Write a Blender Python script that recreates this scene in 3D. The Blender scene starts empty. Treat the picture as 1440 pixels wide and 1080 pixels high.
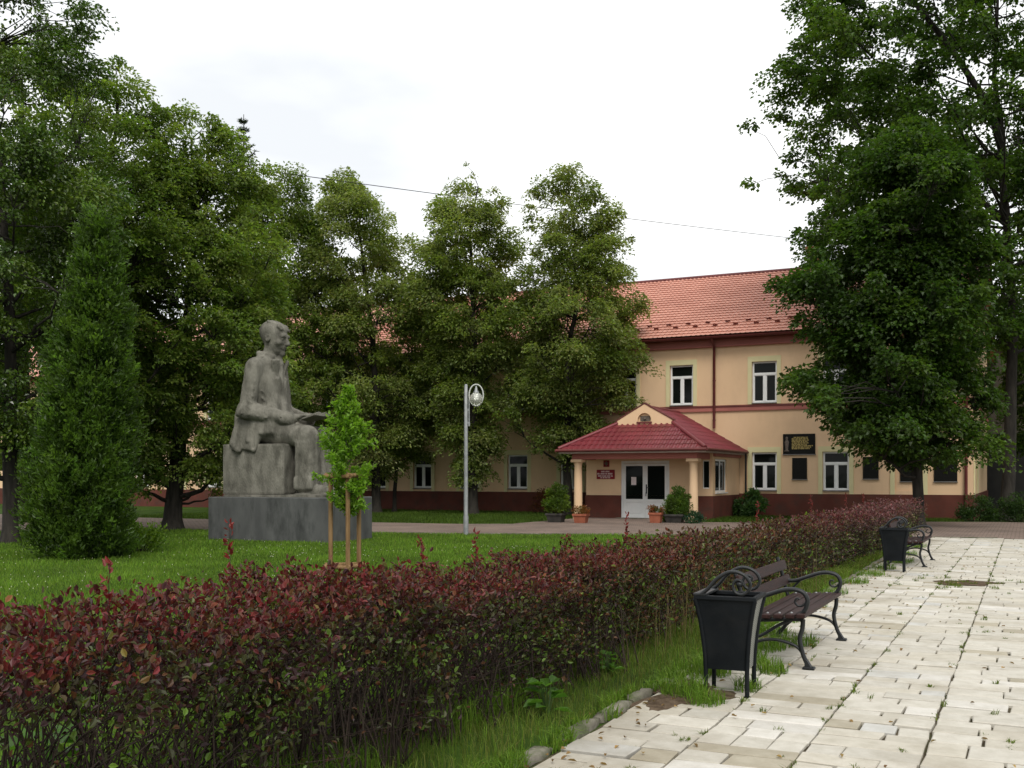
import bpy, bmesh, math, random
import numpy as np
from mathutils import Vector, Matrix

R = math.radians
PI = math.pi
scene = bpy.context.scene
COL = scene.collection

# ------------------------------------------------------------------ camera
YAW = R(26.1)
cam_data = bpy.data.cameras.new('camera')
cam = bpy.data.objects.new('camera', cam_data)
COL.objects.link(cam)
cam.location = (0.0, 0.0, 1.6)
cam.rotation_euler = (R(90), 0, YAW)
cam_data.sensor_width = 36.0
cam_data.lens = 37.0
cam_data.shift_y = 0.0903
cam_data.clip_start = 0.1
cam_data.clip_end = 2000.0
scene.camera = cam

# ------------------------------------------------------------------ sky, overcast
SUN_ELEV, SUN_AZ = R(50), R(150)          # azimuth measured from +Y towards +X
world = bpy.data.worlds.new('World')
scene.world = world
world.use_nodes = True
wt = world.node_tree
wt.nodes.clear()
wo = wt.nodes.new('ShaderNodeOutputWorld')
bg = wt.nodes.new('ShaderNodeBackground')
bg.inputs['Strength'].default_value = 0.1
sky = wt.nodes.new('ShaderNodeTexSky')
sky.sky_type = 'NISHITA'
sky.sun_disc = False
sky.sun_elevation = SUN_ELEV
sky.sun_rotation = SUN_AZ
sky.air_density = 1.0
sky.dust_density = 2.0
tc = wt.nodes.new('ShaderNodeTexCoord')
mp = wt.nodes.new('ShaderNodeMapping')
mp.inputs['Scale'].default_value = (1.5, 1.5, 4.0)
mp.inputs['Location'].default_value = (0.35, 0.1, 0.0)
nz = wt.nodes.new('ShaderNodeTexNoise')
nz.inputs['Scale'].default_value = 1.5
nz.inputs['Detail'].default_value = 5.0
nz.inputs['Roughness'].default_value = 0.5
rp = wt.nodes.new('ShaderNodeValToRGB')
rp.color_ramp.elements[0].position = 0.36
rp.color_ramp.elements[0].color = (0.665, 0.685, 0.705, 1)
rp.color_ramp.elements[1].position = 0.62
rp.color_ramp.elements[1].color = (0.95, 0.95, 0.94, 1)
mul = wt.nodes.new('ShaderNodeVectorMath')
mul.operation = 'SCALE'
mul.inputs['Scale'].default_value = 9.5
mx = wt.nodes.new('ShaderNodeMix')
mx.data_type = 'RGBA'
mx.inputs[0].default_value = 0.94
wt.links.new(tc.outputs['Generated'], mp.inputs['Vector'])
wt.links.new(mp.outputs['Vector'], nz.inputs['Vector'])
wt.links.new(nz.outputs['Fac'], rp.inputs['Fac'])
wt.links.new(rp.outputs['Color'], mul.inputs[0])
wt.links.new(sky.outputs['Color'], mx.inputs[6])
wt.links.new(mul.outputs['Vector'], mx.inputs[7])
wt.links.new(mx.outputs[2], bg.inputs['Color'])
wt.links.new(bg.outputs['Background'], wo.inputs['Surface'])

sun_data = bpy.data.lights.new('sun', 'SUN')
sun_data.energy = 1.5
sun_data.angle = R(25)
sun_data.color = (1.0, 0.96, 0.89)
sun = bpy.data.objects.new('sun', sun_data)
COL.objects.link(sun)
sdir = Vector((math.sin(SUN_AZ) * math.cos(SUN_ELEV), math.cos(SUN_AZ) * math.cos(SUN_ELEV), math.sin(SUN_ELEV)))
sun.rotation_euler = sdir.to_track_quat('Z', 'Y').to_euler()
sun.location = (0, 0, 60)

scene.view_settings.view_transform = 'Standard'
scene.view_settings.look = 'None'
scene.view_settings.exposure = 0.6
scene.view_settings.gamma = 1.0
scene.view_settings.use_curve_mapping = False
scene.render.engine = 'CYCLES'
scene.cycles.max_bounces = 8
scene.cycles.diffuse_bounces = 5
scene.cycles.transparent_max_bounces = 8

CR = Vector((math.cos(YAW), math.sin(YAW), 0))      # across the view
CF = Vector((-math.sin(YAW), math.cos(YAW), 0))     # along the view

# ------------------------------------------------------------------ helpers
def tag(o, label=None, cat=None, group=None, kind=None):
    if label: o['label'] = label
    if cat: o['category'] = cat
    if group: o['group'] = group
    if kind: o['kind'] = kind
    return o

def link(o, parent=None):
    COL.objects.link(o)
    if parent is not None: o.parent = parent
    return o

def empty(name, loc=(0, 0, 0), rz=0.0):
    o = bpy.data.objects.new(name, None)
    o.empty_display_size = 0.2
    o.location = loc
    o.rotation_euler = (0, 0, rz)
    return link(o)

class MB:
    """collects shapes that become one mesh object"""
    def __init__(s): s.v = []; s.f = []; s.sm = []
    def add(s, vs, fs, smooth=False):
        b = len(s.v)
        s.v.extend([tuple(p) for p in vs])
        s.f.extend([tuple(i + b for i in f) for f in fs])
        s.sm.extend([smooth] * len(fs))
        return s
    def box(s, x0, x1, y0, y1, z0, z1):
        return s.add([(x0,y0,z0),(x1,y0,z0),(x1,y1,z0),(x0,y1,z0),(x0,y0,z1),(x1,y0,z1),(x1,y1,z1),(x0,y1,z1)],
                     [(3,2,1,0),(4,5,6,7),(0,1,5,4),(1,2,6,5),(2,3,7,6),(3,0,4,7)])
    def bbox(s, x0, x1, y0, y1, z0, z1, b=0.01):
        """box with chamfered edges"""
        bm = bmesh.new()
        bmesh.ops.create_cube(bm, size=1.0)
        for v in bm.verts:
            v.co = Vector((x0 + (v.co.x + .5) * (x1 - x0), y0 + (v.co.y + .5) * (y1 - y0), z0 + (v.co.z + .5) * (z1 - z0)))
        bmesh.ops.bevel(bm, geom=bm.edges[:], offset=b, segments=1, affect='EDGES', profile=0.5)
        bm.verts.ensure_lookup_table()
        s.add([v.co[:] for v in bm.verts], [[v.index for v in f.verts] for f in bm.faces])
        bm.free()
        return s
    def quad(s, a, b, c, d): return s.add([a, b, c, d], [(0, 1, 2, 3)])
    def tube(s, pts, rad, n=8, cap=True, sx=1.0):
        pts = [Vector(p) for p in pts]
        if not hasattr(rad, '__len__'): rad = [rad] * len(pts)
        vs, fs = [], []
        up = None
        for i, p in enumerate(pts):
            t = (pts[min(i + 1, len(pts) - 1)] - pts[max(i - 1, 0)])
            if t.length < 1e-9: t = Vector((0, 0, 1))
            t.normalize()
            if up is None:
                up = Vector((0, 1, 0)) if abs(t.y) < 0.9 else Vector((1, 0, 0))
            a = t.cross(up)
            if a.length < 1e-6: a = t.cross(Vector((1, 0, 0)))
            a.normalize()
            b = a.cross(t).normalized()
            up = b
            for k in range(n):
                w = 2 * PI * k / n
                vs.append(p + a * (math.cos(w) * rad[i]) + b * (math.sin(w) * rad[i] * sx))
        for i in range(len(pts) - 1):
            for k in range(n):
                k2 = (k + 1) % n
                fs.append((i * n + k, i * n + k2, (i + 1) * n + k2, (i + 1) * n + k))
        s.add(vs, fs, True)
        if cap:
            s.add(vs[:n], [tuple(range(n))[::-1]])
            s.add(vs[-n:], [tuple(range(n))])
        return s
    def lathe(s, prof, cx=0, cy=0, cz=0, n=20, cap=True):
        vs, fs = [], []
        for r, z in prof:
            for k in range(n):
                w = 2 * PI * k / n
                vs.append((cx + r * math.cos(w), cy + r * math.sin(w), cz + z))
        for i in range(len(prof) - 1):
            for k in range(n):
                k2 = (k + 1) % n
                fs.append((i * n + k, i * n + k2, (i + 1) * n + k2, (i + 1) * n + k))
        s.add(vs, fs, True)
        if cap:
            s.add(vs[:n], [tuple(range(n))[::-1]]); s.add(vs[-n:], [tuple(range(n))])
        return s
    def prism(s, pts, axis, a0, a1):
        """polygon pts in the plane normal to axis, extruded from a0 to a1"""
        def P(p, a):
            if axis == 'y': return (p[0], a, p[1])
            if axis == 'x': return (a, p[0], p[1])
            return (p[0], p[1], a)
        n = len(pts)
        vs = [P(p, a0) for p in pts] + [P(p, a1) for p in pts]
        fs = [tuple(range(n)), tuple(range(2 * n - 1, n - 1, -1))]
        fs += [(i, n + i, n + (i + 1) % n, (i + 1) % n) for i in range(n)]
        return s.add(vs, fs)
    def mesh(s, name, mat=None):
        me = bpy.data.meshes.new(name)
        me.from_pydata(s.v, [], s.f)
        me.polygons.foreach_set('use_smooth', s.sm)
        bm = bmesh.new(); bm.from_mesh(me)
        bmesh.ops.recalc_face_normals(bm, faces=bm.faces[:])
        bm.to_mesh(me); bm.free()
        if mat: me.materials.append(mat)
        me.update()
        return me
    def build(s, name, mat, parent=None, loc=None):
        o = bpy.data.objects.new(name, s.mesh(name, mat))
        if loc: o.location = loc
        return link(o, parent)

def copy_tree(o, parent=None):
    c = o.copy()
    COL.objects.link(c)
    c.parent = parent
    for ch in list(o.children): copy_tree(ch, c)
    return c

def np_mesh(name, V, F, mat, parent=None, col=None, smooth=False):
    """V (n,3), F (m,k) all faces with k corners"""
    V = np.ascontiguousarray(V, dtype=np.float32); F = np.ascontiguousarray(F, dtype=np.int32)
    k = F.shape[1]
    me = bpy.data.meshes.new(name)
    me.vertices.add(len(V)); me.vertices.foreach_set('co', V.ravel())
    me.loops.add(F.size); me.loops.foreach_set('vertex_index', F.ravel())
    me.polygons.add(len(F))
    me.polygons.foreach_set('loop_start', np.arange(0, F.size, k, dtype=np.int32))
    me.polygons.foreach_set('loop_total', np.full(len(F), k, dtype=np.int32))
    me.polygons.foreach_set('use_smooth', np.full(len(F), smooth, dtype=bool))
    if col is not None:
        ca = me.color_attributes.new('Col', 'FLOAT_COLOR', 'POINT')
        c4 = np.ones((len(V), 4), dtype=np.float32); c4[:, :3] = col
        ca.data.foreach_set('color', c4.ravel())
    me.materials.append(mat)
    me.update(calc_edges=True)
    o = bpy.data.objects.new(name, me)
    return link(o, parent)

# ------------------------------------------------------------------ materials
def new_mat(name):
    m = bpy.data.materials.new(name); m.use_nodes = True
    return m, m.node_tree, m.node_tree.nodes['Principled BSDF']

def mat(name, c1, c2=None, rough=0.7, scale=4.0, detail=5.0, spec=0.3, bump=0.0, bscale=40.0, metal=0.0, stretch=(1, 1, 1), lo=0.35, hi=0.65, dirt=None, dscale=1.2, damt=0.5):
    m, nt, p = new_mat(name)
    p.inputs['Roughness'].default_value = rough
    p.inputs['Specular IOR Level'].default_value = spec
    p.inputs['Metallic'].default_value = metal
    tcn = nt.nodes.new('ShaderNodeTexCoord')
    mpn = nt.nodes.new('ShaderNodeMapping'); mpn.inputs['Scale'].default_value = stretch
    nt.links.new(tcn.outputs['Object'], mpn.inputs['Vector'])
    if c2 is None: c2 = tuple(min(1, x * 1.25 + .005) for x in c1)
    n1 = nt.nodes.new('ShaderNodeTexNoise'); n1.inputs['Scale'].default_value = scale; n1.inputs['Detail'].default_value = detail
    nt.links.new(mpn.outputs['Vector'], n1.inputs['Vector'])
    r1 = nt.nodes.new('ShaderNodeValToRGB')
    r1.color_ramp.elements[0].position = lo; r1.color_ramp.elements[0].color = (*c1, 1)
    r1.color_ramp.elements[1].position = hi; r1.color_ramp.elements[1].color = (*c2, 1)
    nt.links.new(n1.outputs['Fac'], r1.inputs['Fac'])
    out = r1.outputs['Color']
    if dirt is not None:
        n2 = nt.nodes.new('ShaderNodeTexNoise'); n2.inputs['Scale'].default_value = dscale; n2.inputs['Detail'].default_value = 7; n2.inputs['Roughness'].default_value = .65
        nt.links.new(mpn.outputs['Vector'], n2.inputs['Vector'])
        r2 = nt.nodes.new('ShaderNodeValToRGB')
        r2.color_ramp.elements[0].position = .48; r2.color_ramp.elements[0].color = (0, 0, 0, 1)
        r2.color_ramp.elements[1].position = .68; r2.color_ramp.elements[1].color = (damt,) * 3 + (1,)
        nt.links.new(n2.outputs['Fac'], r2.inputs['Fac'])
        mxn = nt.nodes.new('ShaderNodeMix'); mxn.data_type = 'RGBA'
        nt.links.new(r2.outputs['Color'], mxn.inputs[0])
        nt.links.new(out, mxn.inputs[6]); mxn.inputs[7].default_value = (*dirt, 1)
        out = mxn.outputs[2]
    nt.links.new(out, p.inputs['Base Color'])
    if bump > 0:
        n3 = nt.nodes.new('ShaderNodeTexNoise'); n3.inputs['Scale'].default_value = bscale; n3.inputs['Detail'].default_value = 6
        nt.links.new(mpn.outputs['Vector'], n3.inputs['Vector'])
        b = nt.nodes.new('ShaderNodeBump'); b.inputs['Strength'].default_value = bump; b.inputs['Distance'].default_value = .02
        nt.links.new(n3.outputs['Fac'], b.inputs['Height']); nt.links.new(b.outputs['Normal'], p.inputs['Normal'])
    return m

def leaf_mat(name, trans=0.5, rough=0.45, spec=0.35, ttint=(1.75, 1.85, 0.85)):
    m, nt, p = new_mat(name)
    at = nt.nodes.new('ShaderNodeAttribute'); at.attribute_name = 'Col'
    p.inputs['Roughness'].default_value = rough
    p.inputs['Specular IOR Level'].default_value = spec
    nt.links.new(at.outputs['Color'], p.inputs['Base Color'])
    tr = nt.nodes.new('ShaderNodeBsdfTranslucent')
    vm = nt.nodes.new('ShaderNodeVectorMath'); vm.operation = 'MULTIPLY'; vm.inputs[1].default_value = ttint
    nt.links.new(at.outputs['Color'], vm.inputs[0]); nt.links.new(vm.outputs['Vector'], tr.inputs['Color'])
    mxs = nt.nodes.new('ShaderNodeMixShader'); mxs.inputs[0].default_value = trans
    nt.links.new(p.outputs['BSDF'], mxs.inputs[1]); nt.links.new(tr.outputs['BSDF'], mxs.inputs[2])
    nt.links.new(mxs.outputs['Shader'], nt.nodes['Material Output'].inputs['Surface'])
    return m

M = {}
M['leaf'] = leaf_mat('leaf_green')
M['leaf_gloss'] = leaf_mat('leaf_glossy', 0.28, 0.3, 0.6)
M['leaf_purple'] = leaf_mat('leaf_purple', 0.25, 0.42, 0.28, (1.5, .8, .6))
M['grass'] = leaf_mat('grass_blade', 0.3, 0.6, 0.15)
M['bark'] = mat('bark', (.013, .011, .009), (.036, .031, .025), .9, 3, bump=.8, bscale=14, stretch=(3, 3, .6))
M['bark_pale'] = mat('bark_pale', (.09, .08, .065), (.17, .15, .12), .9, 6, bump=.4, stretch=(3, 3, .6))
M['stem'] = mat('hedge_stem', (.025, .015, .012), (.05, .035, .025), .85, 8)
M['soil'] = mat('grassy_soil', (.022, .045, .008), (.05, .095, .014), .95, 1.2, 9, spec=.05, bump=.4, bscale=60, dirt=(.04, .03, .018), dscale=.9, damt=.35)
M['joint'] = mat('joint_soil', (.055, .045, .03), (.11, .09, .06), .95, 5, 8, spec=.05, bump=.5, dirt=(.035, .055, .012), dscale=2.2, damt=.9)
M['wall'] = mat('peach_render', (.70, .485, .30), (.745, .525, .335), .85, .6, 6, spec=.15, bump=.06, bscale=120, dirt=(.57, .39, .245), dscale=.9, damt=.45, stretch=(1, 1, .5))
M['trim'] = mat('cream_trim', (.62, .56, .32), (.66, .6, .35), .8, 2, spec=.2)
M['plinth'] = mat('maroon_plinth', (.095, .03, .021), (.125, .04, .028), .8, 1.5, 6, spec=.2, bump=.15, dirt=(.06, .04, .032), dscale=2.2, damt=.6)
M['band'] = mat('brick_red_band', (.33, .115, .095), (.39, .14, .115), .7, 1, spec=.25)
M['band_dark'] = mat('maroon_trim', (.10, .022, .02), (.14, .03, .028), .5, 2, spec=.4)
M['roof'] = mat('salmon_roof_tile', (.50, .228, .168), (.575, .28, .21), .6, .8, 7, spec=.25, dirt=(.41, .185, .135), dscale=.5, damt=.5)
M['roof_red'] = mat('dark_red_roof_tile', (.15, .022, .03), (.195, .033, .04), .42, 1.2, 7, spec=.45, dirt=(.12, .03, .025), dscale=.9, damt=.7)
M['white'] = mat('white_plastic', (.74, .75, .74), (.8, .8, .79), .45, 3, spec=.4)
M['sill'] = mat('grey_sill', (.15, .14, .135), (.2, .19, .18), .5, 4)
M['iron'] = mat('black_iron', (.008, .009, .010), (.015, .017, .018), .42, 9, spec=.35, bump=.08)
M['bin'] = mat('dark_grey_steel', (.005, .0065, .008), (.009, .011, .013), .55, 5, spec=.13, bump=.05, dirt=(.02, .02, .019), dscale=6, damt=.3)
M['slat'] = mat('brown_bench_slat', (.017, .007, .006), (.033, .013, .011), .55, 5, 8, spec=.25, stretch=(8, .8, 8), bump=.2, bscale=20)
M['steel'] = mat('grey_galvanised', (.23, .24, .245), (.31, .32, .32), .5, 8, spec=.5, metal=.4)
M['stone'] = mat('weathered_stone', (.12, .115, .095), (.215, .205, .172), .9, 3.2, 9, spec=.15, bump=.9, bscale=26, stretch=(1.3, 1.3, .55), dirt=(.055, .052, .042), dscale=2.8, damt=.75)
M['stone_plinth'] = mat('dark_stone_plinth', (.06, .062, .061), (.105, .108, .104), .75, 2.2, 9, spec=.3, bump=.2, bscale=30, stretch=(1, 1, .35), dirt=(.022, .024, .023), dscale=2.4, damt=.8)
M['plaque'] = mat('black_granite', (.006, .006, .005), (.011, .011, .010), .5, 20, spec=.12)
M['gold'] = mat('gold_lettering', (.40, .30, .08), (.5, .38, .12), .45, 20, spec=.5)
M['relief'] = mat('bronze_relief', (.09, .07, .055), (.15, .12, .10), .5, 20)
M['signred'] = mat('red_sign', (.20, .008, .016), (.24, .012, .02), .4, 6)
M['signwhite'] = mat('white_lettering', (.62, .5, .5), (.7, .6, .6), .5, 6)
M['paper'] = mat('white_paper', (.72, .62, .62), (.78, .7, .7), .8, 6)
M['terracotta'] = mat('terracotta', (.25, .075, .04), (.31, .10, .055), .75, 6, bump=.1)
M['planter'] = mat('dark_planter', (.025, .024, .022), (.05, .045, .04), .8, 6)
M['wood'] = mat('round_timber', (.15, .088, .04), (.26, .165, .08), .8, 4, 8, spec=.15, stretch=(5, 5, .7), bump=.3, bscale=18)
M['concrete'] = mat('mossy_concrete', (.13, .12, .095), (.24, .22, .18), .95, 5, 9, spec=.1, bump=.6, bscale=22, dirt=(.06, .075, .03), dscale=3.5, damt=.8)
M['annex'] = mat('grey_brown_render', (.075, .064, .05), (.095, .082, .065), .9, 1, 6)
M['annex_dark'] = mat('dark_boards', (.013, .013, .013), (.02, .02, .019), .8, 2, 6)
M['rubber'] = mat('black_tie', (.012, .012, .012), (.02, .02, .02), .7)
M['rust_pipe'] = M['band_dark']

def glass_mat():
    m, nt, p = new_mat('dark_window_glass')
    p.inputs['Base Color'].default_value = (.006, .008, .007, 1)
    p.inputs['Roughness'].default_value = .06
    p.inputs['Specular IOR Level'].default_value = .12
    n = nt.nodes.new('ShaderNodeTexNoise'); n.inputs['Scale'].default_value = 1.3
    tcn = nt.nodes.new('ShaderNodeTexCoord'); nt.links.new(tcn.outputs['Object'], n.inputs['Vector'])
    b = nt.nodes.new('ShaderNodeBump'); b.inputs['Strength'].default_value = .06; b.inputs['Distance'].default_value = .05
    nt.links.new(n.outputs['Fac'], b.inputs['Height']); nt.links.new(b.outputs['Normal'], p.inputs['Normal'])
    return m
M['glass'] = glass_mat()
def globe_mat():
    m, nt, p = new_mat('clear_globe')
    p.inputs['Base Color'].default_value = (.93, .93, .86, 1)
    p.inputs['Roughness'].default_value = .08
    p.inputs['Transmission Weight'].default_value = .75
    p.inputs['IOR'].default_value = 1.15
    return m
M['globe'] = globe_mat()

def stone_mat():
    """pale paving: colour of each stone from the object's random number"""
    m, nt, p = new_mat('pale_paving')
    p.inputs['Roughness'].default_value = .85; p.inputs['Specular IOR Level'].default_value = .2
    at = nt.nodes.new('ShaderNodeAttribute'); at.attribute_name = 'Col'
    tcn = nt.nodes.new('ShaderNodeTexCoord')
    geo = nt.nodes.new('ShaderNodeNewGeometry')
    n1 = nt.nodes.new('ShaderNodeTexNoise'); n1.inputs['Scale'].default_value = 9; n1.inputs['Detail'].default_value = 9; n1.inputs['Roughness'].default_value = .65
    nt.links.new(geo.outputs['Position'], n1.inputs['Vector'])
    r1 = nt.nodes.new('ShaderNodeValToRGB')
    r1.color_ramp.elements[0].position = .3; r1.color_ramp.elements[0].color = (.86, .85, .82, 1)
    r1.color_ramp.elements[1].position = .62; r1.color_ramp.elements[1].color = (1.06, 1.06, 1.06, 1)
    nt.links.new(n1.outputs['Fac'], r1.inputs['Fac'])
    vm = nt.nodes.new('ShaderNodeVectorMath'); vm.operation = 'MULTIPLY'
    nt.links.new(at.outputs['Color'], vm.inputs[0]); nt.links.new(r1.outputs['Color'], vm.inputs[1])
    # broad dirt that creeps in from the planted side, and stains
    n2 = nt.nodes.new('ShaderNodeTexNoise'); n2.inputs['Scale'].default_value = 1.1; n2.inputs['Detail'].default_value = 8; n2.inputs['Roughness'].default_value = .6
    nt.links.new(geo.outputs['Position'], n2.inputs['Vector'])
    sx = nt.nodes.new('ShaderNodeSeparateXYZ'); nt.links.new(geo.outputs['Position'], sx.inputs[0])
    mr = nt.nodes.new('ShaderNodeMapRange'); mr.inputs[1].default_value = -2.5; mr.inputs[2].default_value = -1.2; mr.inputs[3].default_value = .16; mr.inputs[4].default_value = -.02
    nt.links.new(sx.outputs['X'], mr.inputs[0])
    ad = nt.nodes.new('ShaderNodeMath'); ad.operation = 'ADD'
    nt.links.new(n2.outputs['Fac'], ad.inputs[0]); nt.links.new(mr.outputs[0], ad.inputs[1])
    r2 = nt.nodes.new('ShaderNodeValToRGB')
    r2.color_ramp.elements[0].position = .50; r2.color_ramp.elements[0].color = (0, 0, 0, 1)
    r2.color_ramp.elements[1].position = .82; r2.color_ramp.elements[1].color = (.6, .6, .6, 1)
    nt.links.new(ad.outputs[0], r2.inputs['Fac'])
    mxn = nt.nodes.new('ShaderNodeMix'); mxn.data_type = 'RGBA'; mxn.inputs[7].default_value = (.20, .165, .11, 1)
    nt.links.new(r2.outputs['Color'], mxn.inputs[0]); nt.links.new(vm.outputs['Vector'], mxn.inputs[6])
    nt.links.new(mxn.outputs[2], p.inputs['Base Color'])
    b = nt.nodes.new('ShaderNodeBump'); b.inputs['Strength'].default_value = .35; b.inputs['Distance'].default_value = .01
    n3 = nt.nodes.new('ShaderNodeTexNoise'); n3.inputs['Scale'].default_value = 45; n3.inputs['Detail'].default_value = 6
    nt.links.new(geo.outputs['Position'], n3.inputs['Vector'])
    nt.links.new(n3.outputs['Fac'], b.inputs['Height']); nt.links.new(b.outputs['Normal'], p.inputs['Normal'])
    return m
M['paving'] = stone_mat()

def block_path_mat():
    """small concrete blocks too far away to be told apart"""
    m, nt, p = new_mat('block_paving')
    p.inputs['Roughness'].default_value = .9; p.inputs['Specular IOR Level'].default_value = .15
    tcn = nt.nodes.new('ShaderNodeTexCoord')
    br = nt.nodes.new('ShaderNodeTexBrick')
    br.inputs['Scale'].default_value = 1.0
    br.inputs['Brick Width'].default_value = .2; br.inputs['Row Height'].default_value = .1
    br.inputs['Mortar Size'].default_value = .012
    br.inputs['Color1'].default_value = (.25, .185, .155, 1); br.inputs['Color2'].default_value = (.195, .15, .13, 1)
    br.inputs['Mortar'].default_value = (.1, .085, .065, 1)
    nt.links.new(tcn.outputs['Object'], br.inputs['Vector'])
    n2 = nt.nodes.new('ShaderNodeTexNoise'); n2.inputs['Scale'].default_value = .7; n2.inputs['Detail'].default_value = 8
    nt.links.new(tcn.outputs['Object'], n2.inputs['Vector'])
    r2 = nt.nodes.new('ShaderNodeValToRGB')
    r2.color_ramp.elements[0].position = .3; r2.color_ramp.elements[0].color = (.75, .75, .75, 1)
    r2.color_ramp.elements[1].position = .7; r2.color_ramp.elements[1].color = (1.15, 1.12, 1.1, 1)
    nt.links.new(n2.outputs['Fac'], r2.inputs['Fac'])
    vm = nt.nodes.new('ShaderNodeVectorMath'); vm.operation = 'MULTIPLY'
    nt.links.new(br.outputs['Color'], vm.inputs[0]); nt.links.new(r2.outputs['Color'], vm.inputs[1])
    nt.links.new(vm.outputs['Vector'], p.inputs['Base Color'])
    return m
M['blocks'] = block_path_mat()
def mesh_panel_mat():
    """perforated sheet: rows of fine slots"""
    m, nt, p = new_mat('perforated_steel')
    p.inputs['Roughness'].default_value = .5; p.inputs['Metallic'].default_value = .3
    tcn = nt.nodes.new('ShaderNodeTexCoord')
    w = nt.nodes.new('ShaderNodeTexBrick')
    w.inputs['Scale'].default_value = 1
    w.inputs['Brick Width'].default_value = .03; w.inputs['Row Height'].default_value = .014; w.inputs['Mortar Size'].default_value = .0035
    w.inputs['Color1'].default_value = (.03, .032, .032, 1); w.inputs['Color2'].default_value = (.04, .04, .04, 1)
    w.inputs['Mortar'].default_value = (.30, .31, .28, 1)
    sp = nt.nodes.new('ShaderNodeSeparateXYZ'); cb = nt.nodes.new('ShaderNodeCombineXYZ')
    nt.links.new(tcn.outputs['Object'], sp.inputs[0]); nt.links.new(sp.outputs['Y'], cb.inputs['X']); nt.links.new(sp.outputs['Z'], cb.inputs['Y'])
    nt.links.new(cb.outputs[0], w.inputs['Vector']); nt.links.new(w.outputs['Color'], p.inputs['Base Color'])
    return m
M['perforated'] = mesh_panel_mat()

# ------------------------------------------------------------------ foliage builders (numpy)
def unit(a):
    return a / np.maximum(np.linalg.norm(a, axis=1, keepdims=True), 1e-9)

def leaf_arrays(P, A, N, L, W, fold=.25, ovate=False):
    """P base points, A axis (base to tip), N leaf normal hint, L lengths, W widths"""
    n = len(P)
    A = unit(A)
    S = unit(np.cross(N, A)); N2 = np.cross(A, S)
    L = np.broadcast_to(np.asarray(L, float).reshape(-1, 1), (n, 1)); W = np.broadcast_to(np.asarray(W, float).reshape(-1, 1), (n, 1))
    tip = P + A * L - N2 * L * .12
    if not ovate:
        mid = P + A * L * .45
        up = N2 * W * fold
        V = np.stack([P, mid + S * W * .5 + up, tip, mid - S * W * .5 + up], 1).reshape(-1, 3)
        b = np.arange(n)[:, None] * 4
        F = np.concatenate([b + np.array([[0, 1, 2]]), b + np.array([[0, 2, 3]])], 0)
        return V, F, 4
    a1, a2 = P + A * L * .3, P + A * L * .68
    up = N2 * W * fold
    V = np.stack([P, a1 + S * W * .45 + up, a2 + S * W * .42 + up, tip, a2 - S * W * .42 + up, a1 - S * W * .45 + up], 1).reshape(-1, 3)
    b = np.arange(n)[:, None] * 6
    F = np.concatenate([b + np.array([[0, 1, 2, 3]]), b + np.array([[0, 3, 4, 5]])], 0)
    return V, F, 6

def blades(P, H, W, rng, lean=.45, seg2=False):
    n = len(P)
    az = rng.uniform(0, 2 * PI, n)
    D = np.stack([np.cos(az), np.sin(az), np.zeros(n)], 1)
    az2 = az + rng.normal(0, .6, n) + PI / 2
    S = np.stack([np.cos(az2), np.sin(az2), np.zeros(n)], 1)
    H = np.asarray(H).reshape(-1, 1); W = np.asarray(W).reshape(-1, 1)
    ln = np.abs(rng.normal(0, lean, (n, 1)))
    Z = np.array([[0, 0, 1.0]])
    if not seg2:
        V = np.stack([P - S * W / 2, P + S * W / 2, P + D * H * ln + Z * H], 1).reshape(-1, 3)
        F = np.arange(3 * n).reshape(-1, 3)
        return V, F, 3
    m = P + D * H * ln * .3 + Z * H * .6
    tip = P + D * H * ln * 1.1 + Z * H * (1 - .25 * np.minimum(ln, 1.5))
    V = np.stack([P - S * W / 2, P + S * W / 2, m + S * W * .4, m - S * W * .4, tip], 1).reshape(-1, 3)
    b = np.arange(n)[:, None] * 5
    F = np.concatenate([b + np.array([[0, 1, 2]]), b + np.array([[0, 2, 3]]), b + np.array([[3, 2, 4]])], 0)
    return V, F, 5

def tubes_arrays(paths, radii, n=4):
    """many thin tapering tubes; every path is (k,3), radii (k,)"""
    Vs, Fs, b = [], [], 0
    for p, r in zip(paths, radii):
        k = len(p)
        t = np.gradient(p, axis=0); t = unit(t)
        ref = np.array([0.31, 0.95, 0.05]) if abs(t[0][1]) < .8 else np.array([1.0, 0.1, 0.0])
        a = unit(np.cross(t, ref)); c = np.cross(t, a)
        w = 2 * PI * np.arange(n) / n
        ring = p[:, None, :] + r[:, None, None] * (a[:, None, :] * np.cos(w)[None, :, None] + c[:, None, :] * np.sin(w)[None, :, None])
        Vs.append(ring.reshape(-1, 3))
        i = np.arange(k - 1)[:, None] * n; j = np.arange(n)[None, :]; j2 = (j + 1) % n
        Fs.append(np.stack([i + j, i + j2, i + n + j2, i + n + j], -1).reshape(-1, 4) + b)
        b += k * n
    return np.concatenate(Vs), np.concatenate(Fs)

def inside_building(P):
    main = (P[:, 1] > 41.3) & (P[:, 0] < -1.2) & (P[:, 2] < 7.3 + np.maximum(0, (P[:, 1] - 41.4) * .5) + .25)
    porch = (P[:, 1] > 35.8) & (P[:, 0] > -15.95) & (P[:, 0] < -9.9) & (P[:, 2] < 2.75 + np.minimum(np.maximum(0, P[:, 0] + 15.7), np.maximum(0, P[:, 1] - 35.8)) * .58)
    return main | porch

def mix_cols(rng, n, cols, jit=.22):
    cols = np.array(cols); w = rng.dirichlet(np.ones(len(cols)) * .8, n)
    c = w @ cols
    return c * np.exp(rng.normal(0, jit, (n, 1)))

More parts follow.
